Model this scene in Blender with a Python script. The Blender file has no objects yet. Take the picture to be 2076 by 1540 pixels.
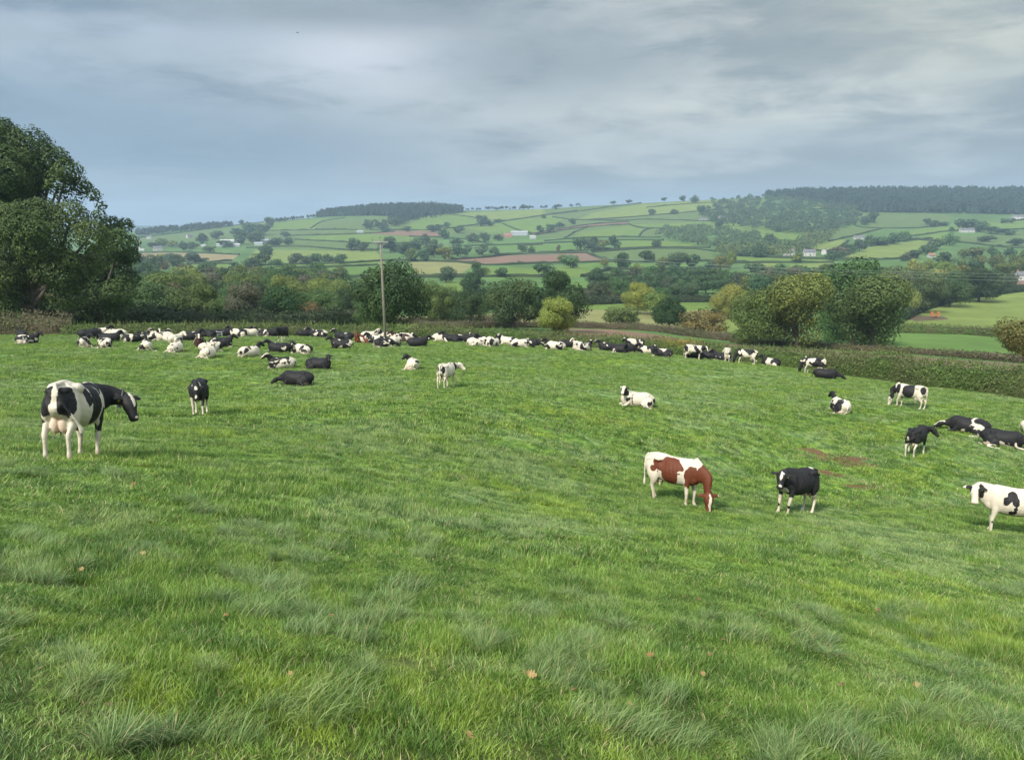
import bpy, math, random
import numpy as np
from mathutils import Vector, Matrix
random.seed(7)
RNG = np.random.default_rng(7)
R = math.radians

# ------------------------------------------------------------------ camera, world, sun, exposure
SC = bpy.context.scene
COL = SC.collection
FPX = 1600.0                      # focal length in pixels of the 2076 px wide photograph
PITCH = math.atan(300.0 / FPX)
CAMZ = 1.6
DENOISE = True
HAZE = 0.00016
cam_d = bpy.data.cameras.new('camera'); cam = bpy.data.objects.new('camera', cam_d); COL.objects.link(cam)
cam.location = (0, 0, CAMZ); cam.rotation_euler = (math.pi / 2 - PITCH, 0, 0)
cam_d.sensor_fit = 'HORIZONTAL'; cam_d.sensor_width = 36.0; cam_d.lens = 36.0 * FPX / 2076.0
cam_d.clip_start = 0.05; cam_d.clip_end = 30000
SC.camera = cam
SUN_EL, SUN_AZ = 42.0, 215.0      # azimuth clockwise from +Y: behind the camera, to its left
sd = bpy.data.lights.new('sun', 'SUN'); sd.energy = 4.9; sd.angle = R(9); sd.color = (1.0, 0.93, 0.80)
sun = bpy.data.objects.new('sun', sd); COL.objects.link(sun)
sdir = Vector((math.sin(R(SUN_AZ)) * math.cos(R(SUN_EL)), math.cos(R(SUN_AZ)) * math.cos(R(SUN_EL)), math.sin(R(SUN_EL))))
sun.rotation_euler = sdir.to_track_quat('Z', 'Y').to_euler(); sun.location = (0, 0, 60)
SC.view_settings.view_transform = 'Standard'; SC.view_settings.look = 'None'
SC.view_settings.exposure = 0.3; SC.view_settings.gamma = 1.0; SC.view_settings.use_curve_mapping = False
SC.render.engine = 'CYCLES'
cy = SC.cycles
cy.use_denoising = DENOISE; cy.max_bounces = 5; cy.diffuse_bounces = 3; cy.glossy_bounces = 1; cy.transmission_bounces = 2
cy.volume_bounces = 0; cy.transparent_max_bounces = 6; cy.use_adaptive_sampling = True; cy.adaptive_threshold = 0.015
cy.caustics_reflective = False; cy.caustics_refractive = False

# ------------------------------------------------------------------ node helper
class NT:
    def __init__(self, tree): self.t = tree; tree.nodes.clear()
    def n(self, typ, **kw):
        nd = self.t.nodes.new(typ)
        for k, v in kw.items(): setattr(nd, k, v)
        return nd
    def set(self, sock, val):
        if hasattr(val, 'is_linked') or isinstance(val, bpy.types.NodeSocket): self.t.links.new(val, sock)
        elif val is not None:
            if isinstance(val, (tuple, list)) and sock.type == 'RGBA' and len(val) == 3: val = (*val, 1)
            sock.default_value = val
    def math(self, op, a, b=None, c=None, clamp=False):
        nd = self.n('ShaderNodeMath', operation=op, use_clamp=clamp); self.set(nd.inputs[0], a)
        if b is not None: self.set(nd.inputs[1], b)
        if c is not None: self.set(nd.inputs[2], c)
        return nd.outputs[0]
    def vmath(self, op, a, b=None, scale=None):
        nd = self.n('ShaderNodeVectorMath', operation=op); self.set(nd.inputs[0], a)
        if b is not None: self.set(nd.inputs[1], b)
        if scale is not None: self.set(nd.inputs['Scale'], scale)
        return nd.outputs['Value'] if op in ('DOT_PRODUCT', 'LENGTH', 'DISTANCE') else nd.outputs[0]
    def mix(self, f, a, b, blend='MIX'):
        nd = self.n('ShaderNodeMix', data_type='RGBA', blend_type=blend)
        self.set(nd.inputs[0], f); self.set(nd.inputs[6], a); self.set(nd.inputs[7], b)
        return nd.outputs[2]
    def ss(self, x, lo, hi, a=0.0, b=1.0):
        nd = self.n('ShaderNodeMapRange', interpolation_type='SMOOTHSTEP')
        self.set(nd.inputs[0], x); self.set(nd.inputs[1], lo); self.set(nd.inputs[2], hi); self.set(nd.inputs[3], a); self.set(nd.inputs[4], b)
        return nd.outputs[0]
    def noise(self, vec, scale, detail=3, rough=0.5, out='Fac', dist=0.0):
        nd = self.n('ShaderNodeTexNoise'); self.set(nd.inputs['Vector'], vec); self.set(nd.inputs['Scale'], scale)
        self.set(nd.inputs['Detail'], detail); self.set(nd.inputs['Roughness'], rough); self.set(nd.inputs['Distortion'], dist)
        return nd.outputs[out]
    def attr(self, name, typ='GEOMETRY', out='Fac'):
        nd = self.n('ShaderNodeAttribute', attribute_type=typ, attribute_name=name); return nd.outputs[out]

def lin(r, g, b):
    f = lambda c: (c / 255) / 12.92 if c / 255 <= 0.04045 else ((c / 255 + 0.055) / 1.055) ** 2.4
    return (f(r), f(g), f(b))

# world: Nishita sky behind a nearly closed layer of stratocumulus
W = bpy.data.worlds.new('World'); SC.world = W; W.use_nodes = True
w = NT(W.node_tree)
sky = w.n('ShaderNodeTexSky', sky_type='NISHITA', sun_disc=False, sun_elevation=R(SUN_EL), sun_rotation=R(SUN_AZ))
tc = w.n('ShaderNodeTexCoord').outputs['Generated']
sep = w.n('ShaderNodeSeparateXYZ'); w.set(sep.inputs[0], tc)
dx, dy, dz = sep.outputs
zz = w.math('MAXIMUM', dz, 0.0)
den = w.math('ADD', zz, 0.2)
cmb = w.n('ShaderNodeCombineXYZ'); w.set(cmb.inputs[0], w.math('MULTIPLY', w.math('DIVIDE', dx, den), 0.8)); w.set(cmb.inputs[1], w.math('DIVIDE', dy, den))
pv = cmb.outputs[0]
n1 = w.noise(w.vmath('ADD', pv, (3.1, 1.7, 0.3)), 0.62, 5, 0.52, dist=0.35)
n2 = w.noise(w.vmath('ADD', pv, (8.6, 4.2, 0.9)), 1.9, 6, 0.55, dist=0.4)
n3 = w.noise(w.vmath('MULTIPLY', tc, (3.0, 3.0, 13.0)), 2.6, 7, 0.62, dist=.5)
cl = w.math('ADD', w.math('MULTIPLY', n1, 0.40), w.math('ADD', w.math('MULTIPLY', n2, 0.34), w.math('MULTIPLY', n3, 0.26)))
def direction(u, v):
    c = (770 - v) / FPX; d = Vector(((u - 1038) / FPX, math.cos(PITCH) + c * math.sin(PITCH), -math.sin(PITCH) + c * math.cos(PITCH)))
    return d.normalized()
def glow(u, v, sh, sv):           # a thinner, brighter (or thicker, darker) part of the cloud layer
    d = direction(u, v)
    df = w.vmath('SUBTRACT', tc, tuple(d)); df = w.vmath('MULTIPLY', df, (1 / sh, 1 / sh, 1 / sv))
    l = w.vmath('LENGTH', df)
    return w.ss(l, 0.0, 1.0, 1.0, 0.0)
west = w.ss(w.math('DIVIDE', dx, w.math('MAXIMUM', dy, 0.2)), -0.62, 0.35)
shade = w.ss(cl, 0.44, 0.59)
dark = w.mix(west, lin(122, 144, 164), lin(141, 154, 161))
lite = w.mix(west, lin(166, 184, 200), lin(196, 203, 202))
clouds = w.mix(shade, dark, lite)
for u_, v_, sh, sv, col, k in ((735, 115, .20, .07, lin(206, 216, 228), .9), (1630, 200, .28, .055, lin(212, 220, 216), .75), (1980, 40, .30, .09, lin(206, 212, 200), .60),
                        (330, 55, .22, .03, lin(176, 192, 210), .45), (1560, 290, .34, .03, lin(182, 196, 202), .4), (1960, 338, .22, .022, lin(190, 204, 212), .4), (1150, 400, .6, .03, lin(158, 178, 192), .6),
                        (330, 310, .52, .085, lin(122, 147, 170), .85), (60, 220, .25, .06, lin(134, 158, 180), .5), (1130, 130, .24, .06, lin(138, 155, 166), .6), (620, 20, .5, .035, lin(142, 156, 168), .55),
                        (250, 435, .45, .045, lin(150, 172, 194), .6)):
    g = glow(u_, v_, sh, sv)
    g = w.math('MULTIPLY', g, w.math('MULTIPLY', w.ss(w.math('ADD', n2, w.math('MULTIPLY', n3, .6)), 0.5, 1.0), k * 1.6, clamp=True), clamp=True)
    clouds = w.mix(g, clouds, col)
up = w.ss(dz, 0.30, 0.85, 1.0, 2.7)    # an overcast sky is about three times brighter overhead than low down
n5 = w.noise(w.vmath('ADD', pv, (1.6, 9.2, 2.9)), 5.5, 5, 0.6, dist=.3); clouds = w.vmath('SCALE', clouds, scale=w.ss(n5,   .3, .7, .97, 1.03)); clouds = w.vmath('MULTIPLY', clouds, (.90, .87, .84)); clouds = w.vmath('SCALE', clouds, scale=up)
back = w.ss(dy, 0.1, -0.7, 1.0, 2.0)   # and brighter on the side of the veiled sun
clouds = w.vmath('SCALE', clouds, scale=back)
skyc = w.vmath('SCALE', sky.outputs[0], scale=0.08)
fin = w.mix(0.94, skyc, clouds)
bg = w.n('ShaderNodeBackground'); w.set(bg.inputs[0], fin); bg.inputs[1].default_value = 1.0
w.set(w.n('ShaderNodeOutputWorld').inputs[0], bg.outputs[0])

# ------------------------------------------------------------------ object helpers
def tag(o, label=None, cat=None, group=None, kind=None):
    if label: o['label'] = label
    if cat: o['category'] = cat
    if group: o['group'] = group
    if kind: o['kind'] = kind
    return o
def empty(name, loc, rz=0.0):
    o = bpy.data.objects.new(name, None); COL.objects.link(o); o.location = loc; o.rotation_euler = (0, 0, rz); o.empty_display_size = 0.2
    return o
def mesh_np(name, V, F, mats=(), smooth=False, fmat=None):
    """V n x 3, F: m x k index array (all faces k corners) or list of such arrays."""
    me = bpy.data.meshes.new(name)
    Fs = F if isinstance(F, (list, tuple)) else [F]
    Fs = [np.asarray(f, dtype=np.int32) for f in Fs if len(f)]
    V = np.asarray(V, dtype=np.float32)
    nf = sum(len(f) for f in Fs); nl = sum(f.size for f in Fs)
    me.vertices.add(len(V)); me.vertices.foreach_set('co', V.ravel())
    me.loops.add(nl); me.polygons.add(nf)
    me.loops.foreach_set('vertex_index', np.concatenate([f.ravel() for f in Fs]))
    tot = np.concatenate([np.full(len(f), f.shape[1], dtype=np.int32) for f in Fs])
    me.polygons.foreach_set('loop_start', np.concatenate([[0], np.cumsum(tot)[:-1]]).astype(np.int32))
    me.polygons.foreach_set('loop_total', tot)
    if fmat is not None: me.polygons.foreach_set('material_index', np.asarray(fmat, dtype=np.int32))
    me.polygons.foreach_set('use_smooth', np.full(nf, smooth))
    for m in mats: me.materials.append(m)
    me.update(calc_edges=True)
    return me
def attr_f(me, name, vals):
    a = me.attributes.new(name, 'FLOAT', 'POINT'); a.data.foreach_set('value', np.asarray(vals, dtype=np.float32))
def attr_c(me, name, vals):
    a = me.attributes.new(name, 'FLOAT_COLOR', 'POINT')
    c = np.ones((len(vals), 4), dtype=np.float32); c[:, :3] = vals; a.data.foreach_set('color', c.ravel())
def link(name, me, parent=None):
    o = bpy.data.objects.new(name, me); COL.objects.link(o)
    if parent is not None: o.parent = parent
    return o
def plain(name, col, rough=.7, var=.12, scale=8, metal=0.0):
    m = bpy.data.materials.new(name); m.use_nodes = True; t = NT(m.node_tree)
    n = t.noise(t.n('ShaderNodeTexCoord').outputs['Object'], scale, 5, .6)
    c = t.mix(n, tuple(k * (1 - var * 2) for k in col), tuple(min(1, k * (1 + var * 2)) for k in col))
    bs = t.n('ShaderNodeBsdfPrincipled'); t.set(bs.inputs['Base Color'], c); bs.inputs['Roughness'].default_value = rough; bs.inputs['Metallic'].default_value = metal
    t.set(t.n('ShaderNodeOutputMaterial').inputs[0], bs.outputs[0]); return m
def spline(P, k=4):
    P = np.asarray(P, float); n = len(P); out = []
    for i in range(n - 1):
        p0, p1, p2, p3 = P[max(i - 1, 0)], P[i], P[i + 1], P[min(i + 2, n - 1)]
        for j in range(k):
            t = j / k
            out.append(.5 * ((2 * p1) + (p2 - p0) * t + (2 * p0 - 5 * p1 + 4 * p2 - p3) * t * t + (3 * p1 - p0 - 3 * p2 + p3) * t ** 3))
    out.append(P[-1]); return np.array(out)
def limb(mb, pts, n=10, k=4, ups=(1, 0, 0)):
    """pts: x y z half-width(sideways) half-depth"""
    S = spline(pts, k); mb.tube(S[:, :3], S[:, 3], n, S[:, 4], up=ups)
def unit(v): v = np.asarray(v, float); return v / np.linalg.norm(v)

class MB:                          # gathers shapes, builds one mesh
    def __init__(self): self.v = []; self.q = []; self.t = []; self.n = 0
    def add(self, V, Q=None, T=None):
        V = np.asarray(V, dtype=float).reshape(-1, 3)
        if Q is not None and len(Q): self.q.append(np.asarray(Q) + self.n)
        if T is not None and len(T): self.t.append(np.asarray(T) + self.n)
        self.v.append(V); self.n += len(V); return self
    def box(self, c, s, rz=0.0, bev=0.0):
        x, y, z = [k / 2 for k in s]
        V = np.array([(a * x, b * y, d * z) for d in (-1, 1) for b in (-1, 1) for a in (-1, 1)], dtype=float)
        ca, sa = math.cos(rz), math.sin(rz)
        V = np.stack([V[:, 0] * ca - V[:, 1] * sa, V[:, 0] * sa + V[:, 1] * ca, V[:, 2]], 1) + np.array(c)
        return self.add(V, [(0, 2, 3, 1), (4, 5, 7, 6), (0, 1, 5, 4), (2, 6, 7, 3), (0, 4, 6, 2), (1, 3, 7, 5)])
    def tube(self, P, r, n=8, h=None, up=(0, 0, 1), cap=True, ups=None):
        """loft of ellipses: P path, r half widths (sideways), h half heights (along up)"""
        P = np.asarray(P, dtype=float); m = len(P); r = np.broadcast_to(np.asarray(r, float), (m,)); h = r if h is None else np.broadcast_to(np.asarray(h, float), (m,))
        T = np.gradient(P, axis=0); T /= np.linalg.norm(T, axis=1)[:, None] + 1e-9
        U = np.broadcast_to(np.asarray(up, float), (m, 3)) if ups is None else np.asarray(ups, float)
        S = np.cross(T, U); bad = np.linalg.norm(S, axis=1) < 1e-3
        if bad.any(): S[bad] = np.cross(T[bad], np.array([1.0, 0.02, 0]))
        S /= np.linalg.norm(S, axis=1)[:, None]; N = np.cross(S, T)
        an = np.arange(n) * 2 * math.pi / n
        V = P[:, None] + np.cos(an)[None, :, None] * (S * r[:, None])[:, None] + np.sin(an)[None, :, None] * (N * h[:, None])[:, None]
        V = V.reshape(-1, 3); Q = []
        i = np.arange(n); j = (i + 1) % n
        for k in range(m - 1): Q.append(np.stack([k * n + i, k * n + j, (k + 1) * n + j, (k + 1) * n + i], 1))
        Q = np.concatenate(Q); Tt = None
        if cap:
            V = np.vstack([V, P[0] - T[0] * h[0] * 0.3, P[-1] + T[-1] * h[-1] * 0.3]); a, b = m * n, m * n + 1
            Tt = np.vstack([np.stack([np.full(n, a), j, i], 1), np.stack([np.full(n, b), (m - 1) * n + i, (m - 1) * n + j], 1)])
        return self.add(V, Q, Tt)
    def ball(self, c, r, n=12, m=8, rot=None):
        r = np.broadcast_to(np.asarray(r, float), (3,))
        th = (np.arange(m - 1) + 1) * math.pi / m; ph = np.arange(n) * 2 * math.pi / n
        V = np.array([(math.sin(t) * math.cos(p), math.sin(t) * math.sin(p), math.cos(t)) for t in th for p in ph] + [(0, 0, 1), (0, 0, -1)]) * r
        if rot is not None: V = V @ np.array(rot).T
        V += np.array(c); i = np.arange(n); j = (i + 1) % n
        Q = np.concatenate([np.stack([k * n + i, (k + 1) * n + i, (k + 1) * n + j, k * n + j], 1) for k in range(m - 2)])
        a, b = (m - 1) * n, (m - 1) * n + 1
        T = np.vstack([np.stack([np.full(n, a), i, j], 1), np.stack([np.full(n, b), (m - 2) * n + j, (m - 2) * n + i], 1)])
        return self.add(V, Q, T)
    def mesh(self, name, mats=(), smooth=False):
        return mesh_np(name, np.vstack(self.v), [np.concatenate(x) for x in (self.q, self.t) if x], mats, smooth)
    def build(self, name, mat, parent=None, smooth=False):
        return link(name, self.mesh(name, (mat,) if mat else (), smooth), parent)

def vnoise(x, y, seed=0):
    """smooth value noise, numpy, about -1..1"""
    x = np.asarray(x, float); y = np.asarray(y, float)
    xi = np.floor(x); yi = np.floor(y); fx = x - xi; fy = y - yi
    fx = fx * fx * (3 - 2 * fx); fy = fy * fy * (3 - 2 * fy)
    def h(a, b):
        n = (a.astype(np.int64) * 374761393 + b.astype(np.int64) * 668265263 + seed * 974634777) & 0xFFFFFFFF
        n = ((n ^ (n >> 13)) * 1274126177) & 0xFFFFFFFF
        return ((n ^ (n >> 16)) & 0xFFFF) / 32767.5 - 1
    return (h(xi, yi) * (1 - fx) + h(xi + 1, yi) * fx) * (1 - fy) + (h(xi, yi + 1) * (1 - fx) + h(xi + 1, yi + 1) * fx) * fy
def fbm(x, y, o=3, seed=0):
    return sum(vnoise(x * 2 ** k, y * 2 ** k, seed + k * 17) * 0.5 ** k for k in range(o))

# ------------------------------------------------------------------ the lie of the land
CP, SP = math.cos(PITCH), math.sin(PITCH)
def s_of(v): c = (770 - np.asarray(v, float)) / FPX; return (c * CP - SP) / (CP + c * SP)
def a_of(u, v): c = (770 - np.asarray(v, float)) / FPX; return (np.asarray(u, float) - 1038) / FPX / (CP + c * SP)
def v_of(s): s = np.asarray(s, float); c = (s * CP + SP) / (CP - s * SP); return 770 - c * FPX
def ut(a): return 1038 + 1610 * np.asarray(a, float)
ctl = [(190,925,14.3),(405,843,29),(905,790,40),(1380,1021,23),(1605,1047,22),(2010,1092,21),(1857,925,35.6),(1845,829,46),(1290,826,42),(1703,836,44),
       (600,782,47),(645,749,55),(570,750,54),(835,749,53),(505,723,57),(60,697,70),(220,704,64),(420,725,57),(840,702,73),(693,707,68),(1050,704,78),(1125,710,78),(1260,715,78),
       (1410,728,77),(1520,737,76),(1563,743,74),(1645,757,68),(1675,767,66),(2000,903,37.5),(1960,876,41),
       (0,680,79),(300,682,82),(600,683,84),(1000,693,87),(1300,711,84),(1500,734,79),(1700,765,70),(1900,788,60),(2076,808,53)]
A_, b_, wt = [], [], []
def basis(x, y):
    x = np.asarray(x, float) / 50; y = np.asarray(y, float) / 50
    return np.stack([x, y, x * x, x * y, y * y, x * x * y, x * y * y, y ** 3, x ** 3, x**2*y**2, y**4, x*y**3], -1)
for (u, v, D) in ctl:
    A_.append(basis(a_of(u, v) * D, D)); b_.append(CAMZ + D * float(s_of(v)) ); wt.append(3.0 / D ** 0.5 * (3 if v > 0 else 1))
for (u, v, D) in ((1038,1540,2.9),(0,1540,2.75),(2076,1540,3.0),(300,1300,4.6),(1038,1380,3.9),(1800,1300,4.9),(1038,1150,8.2),(100,1100,7.6),(2000,1200,8.5)):
    A_.append(basis(a_of(u, v) * D, D)); b_.append(CAMZ + D * float(s_of(v))); wt.append(1.2)
for (x, y, z) in ((-25, -5, 2.0), (25, -5, -3.5), (0, -8, 1.2), (-70, 20, -2), (90, 20, -22), (-110, 75, -6)):
    A_.append(basis(x, y)); b_.append(z); wt.append(0.25)
A_ = np.array(A_); b_ = np.array(b_); wt = np.array(wt)
reg = np.diag([.02, .02] + [.1] * 3 + [.16] * 7)
COEF = np.linalg.lstsq(np.vstack([A_ * wt[:, None], reg]), np.concatenate([b_ * wt, np.zeros(12)]), rcond=None)[0]
_cx = np.array([((ut(a_of(u, v))) / 420, math.log(D) / .32) for (u, v, D) in ctl + [(600,1100,9.6),(1300,1100,13.5),(1700,1250,6.6),(200,1540,2.9)]])
_cr = np.array([CAMZ + D * float(s_of(v)) for (u, v, D) in ctl]); _cr = np.append(_cr - basis([a_of(u, v) * D for (u, v, D) in ctl], [D for (u, v, D) in ctl]) @ COEF, [0] * 4)
_K = np.exp(-((_cx[:, None] - _cx[None]) ** 2).sum(-1) / 2)
_cw = np.linalg.solve(_K + 0.08 * np.eye(len(_cx)), _cr)
def pasture_z(x, y, bumps=True):
    x = np.asarray(x, float); y = np.asarray(y, float)
    z = basis(x, y) @ COEF
    D = np.maximum(y, 2.0); q0 = ut(x / D) / 420; q1 = np.log(D) / .32
    for (c0, c1), w_ in zip(_cx, _cw): z = z + w_ * np.exp(-((q0 - c0) ** 2 + (q1 - c1) ** 2) / 2)
    if bumps:
        k = np.clip(1.2 - y / 60, .3, 1)
        z = z + k * (0.07 * vnoise(x / 3.1, y / 3.1, 3) + 0.035 * vnoise(x / 0.9, y / 0.9, 5) + 0.018 * vnoise(x / 0.35, y / 0.35, 9))
    return z
I = np.interp
def edge_D(a): return I(ut(a), [-900,-300,0,600,1000,1300,1500,1700,1900,2076,2400,2900], [76,78,80,86,89,86,81,71.5,61,54,44,36])
def v_start(a): return I(ut(a), [-900,0,600,1000,1300,1500,1700,1900,2076,2400,2900], [674,674,674,678,694,710,728,743,755,776,800])
def D_start(a): return edge_D(a) * 1.22
def v_ridge(a): return I(ut(a), [-900,0,280,430,520,580,640,700,760,860,930,960,1100,1170,1300,1470,1550,1600,1800,2076,2900], [476,474,470,459,453,447,441,430,424,421,426,427,424,419,412,403,399,392,389,389,392])
DM, DR = 640.0, 2400.0
def far_D(a, v):                  # distance of the land seen at height v of the photograph, in direction a
    v0, vr, D0 = v_start(a), v_ridge(a), D_start(a)
    q = np.clip((v0 - v) / (v0 - 560), 0, 1); D1 = D0 * (DM / D0) ** (q ** 0.66)
    q2 = np.clip((560 - v) / (560 - vr), 0, 1); D2 = DM + (DR - DM) * q2 ** 1.15
    return np.where(np.asarray(v) > 560, D1, D2)
def far_v(a, D):
    v0, vr, D0 = v_start(a), v_ridge(a), D_start(a)
    q = np.clip(np.log(np.maximum(D, D0) / D0) / np.log(DM / D0), 0, 1) ** (1 / 0.66)
    q2 = np.clip((D - DM) / (DR - DM), 0, 1) ** (1 / 1.15)
    return np.where(D < DM, v0 - (v0 - 560) * q, 560 - (560 - vr) * q2)
def far_z(a, D):
    z = CAMZ + D * s_of(far_v(a, np.minimum(D, DR)))
    zr = CAMZ + DR * s_of(v_ridge(a))
    return np.where(D > DR, zr - (D - DR) * 0.06, z)
def ground_z(x, y):
    """height of the land at a point"""
    x = np.asarray(x, float); y = np.asarray(y, float); D = np.maximum(y, 1.0); a = x / D
    E, S = edge_D(a), D_start(a)
    t = np.clip((D - E) / (S - E), 0, 1); t = t * t * (3 - 2 * t)
    return pasture_z(x, np.minimum(y, 100)) * (1 - t) + far_z(a, np.maximum(D, S)) * t
def far_P(u, v):
    """point of the valley or the hills seen at (u, v)"""
    a = a_of(u, v); D = far_D(a, v)
    return np.stack([a * D, D, CAMZ + D * s_of(v)], -1)
def hit(u, v):
    """point of the pasture seen at (u, v)"""
    a = float(a_of(u, v)); s = float(s_of(v)); D = np.concatenate([np.arange(1.5, 20, .02), np.arange(20, 130, .05)])
    g = ground_z(a * D, D); below = np.where(CAMZ + D * s <= g)[0]
    d = D[below[0]] if len(below) else 90.0
    return Vector((a * d, d, float(ground_z(a * d, d))))
# ------------------------------------------------------------------ setting: the ground
POS = lambda t: t.n('ShaderNodeNewGeometry').outputs['Position']
SOIL = [(1690,928,80,11), (1735,942,55,8), (1748,984,62,7), (1645,915,30,6), (1690,962,40,6), (1665,922,20,12)]
SOILW = []
for (u, v, hw, hv) in SOIL:
    c = hit(u, v); e = hit(u + hw, v); f = hit(u, v + hv); SOILW.append((c.x, c.y, abs(e.x - c.x), max(abs(f.y - c.y), .5)))
def soil_at(x, y):
    m = np.zeros(np.shape(x))
    for (cx, cyy, rx, ry) in SOILW: m = np.maximum(m, 1 - ((x - cx) / rx) ** 2 - ((y - cyy) / ry) ** 2)
    return np.clip(m, 0, 1)
def grass_mix(t, p, tip=None, rnd=None):
    """sward colour from where it grows: patches of yellow-green ryegrass and of blue-green, longer grass, with tuft shadows mixed in"""
    a = t.noise(p, .14, 3, .55); b = t.noise(t.vmath('ADD', p, (31, 7, 3)), .55, 4, .6); c = t.noise(t.vmath('ADD', p, (5, 61, 3)), 1.9, 3, .55)
    f = t.math('ADD', t.math('ADD', t.math('MULTIPLY', a, .40), t.math('MULTIPLY', b, .40)), t.math('MULTIPLY', c, .25))
    blue = t.ss(f, .50, .60)
    yel = t.ss(t.math('ADD', t.math('MULTIPLY', t.noise(t.vmath('ADD', p, (90, 17, 1)), .22, 3, .6), .6), t.math('MULTIPLY', c, .4)), .50, .64)
    col = t.mix(yel, GREEN, YELLOW); col = t.mix(blue, col, BLUE)
    tuft_shade = t.noise(t.vmath('MULTIPLY', p, (1, .55, 1)), 2.3, 3, .6); col = t.mix(t.ss(tuft_shade, .40, .60), t.vmath('MULTIPLY', col, (.52, .66, .62)), t.vmath('SCALE', col, scale=1.16))  # small shadows and bright spots of the tufts, painted into the colour by noise
    pale = t.noise(t.vmath('ADD', p, (11, 3, 8)), .8, 4, .65); col = t.mix(t.ss(pale, .60, .72, 0, .35), col, (.30, .33, .16))
    return col, b
GREEN, YELLOW, BLUE = (.145, .240, .038), (.225, .310, .036), (.212, .292, .100)
def m_pasture():
    m = bpy.data.materials.new('pasture_ground'); m.use_nodes = True; t = NT(m.node_tree); p = POS(t)
    col, b = grass_mix(t, p)
    fine = t.noise(p, 9, 5, .65); tex = t.noise(t.vmath('MULTIPLY', p, (1, .6, 1)), 2.6, 4, .62)
    col = t.mix(t.ss(tex, .36, .62), t.mix(.5, col, (.030, .070, .014)), col)
    st = t.noise(t.vmath('MULTIPLY', p, (.55, 1.5, 1)), 1.5, 5, .68); soil = t.ss(t.math('ADD', t.math('MULTIPLY', t.attr('soil'), .98), t.math('MULTIPLY', t.math('SUBTRACT', st, .5), 4.6)), .34, .50)
    soil = t.math('MULTIPLY', soil, t.ss(t.attr('soil'), 0.01, .12))
    col = t.mix(soil, col, t.mix(fine, (.10, .055, .030), (.21, .115, .065)))
    near = t.attr('bare')
    bank = t.noise(t.vmath('ADD', p, (4, 2, 0)), .055, 2, .5); col = t.mix(t.ss(bank, .50, .62, 0, .35), col, t.vmath('MULTIPLY', col, (.72, .78, .7)))  # shading of the bank imitated by broad darker patches in the colour
    col = t.mix(t.math('MULTIPLY', near, .75), col, t.mix(fine, (.040, .050, .016), (.085, .075, .03)))
    bs = t.n('ShaderNodeBsdfPrincipled'); t.set(bs.inputs['Base Color'], col); bs.inputs['Roughness'].default_value = .9; bs.inputs['Specular IOR Level'].default_value = .2
    bm = t.n('ShaderNodeBump'); bm.inputs['Strength'].default_value = .9; bm.inputs['Distance'].default_value = .10; t.set(bm.inputs['Height'], t.math('ADD', fine, t.math('MULTIPLY', tex, 1.4))); t.set(bs.inputs['Normal'], bm.outputs[0])
    t.set(t.n('ShaderNodeOutputMaterial').inputs[0], bs.outputs[0]); return m
def axis(lo, hi, d0, k):          # spacing d0 near zero, growing by k per metre
    out = [0.0]
    while out[-1] < hi: out.append(out[-1] + d0 + k * out[-1])
    neg = [0.0]
    while neg[-1] > lo: neg.append(neg[-1] - (d0 + k * -neg[-1]))
    return np.array(sorted(neg[1:] + out))
xs = axis(-125, 125, .14, .010); ys = axis(-18, 104, .12, .0085)
X, Y = np.meshgrid(xs, ys); Z = ground_z(X, Y)
nx, ny = len(xs), len(ys)
idx = np.arange(nx * ny).reshape(ny, nx)
F = np.stack([idx[:-1, :-1], idx[:-1, 1:], idx[1:, 1:], idx[1:, :-1]], -1).reshape(-1, 4)
fy = Y.ravel()[F].mean(1); fx = X.ravel()[F].mean(1)
F = F[fy < edge_D(fx / np.maximum(fy, 1)) * 1.06 + 1.0]
pm = mesh_np('pasture', np.stack([X, Y, Z], -1).reshape(-1, 3), F, (m_pasture(),), True)
attr_f(pm, 'soil', soil_at(X, Y).ravel()); attr_f(pm, 'bare', np.clip(1.4 - np.hypot(X, Y) / 9, 0, 1).ravel())
tag(link('pasture', pm), 'grazed green pasture sloping down from the viewer to the hedge', 'pasture', kind='structure')

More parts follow.
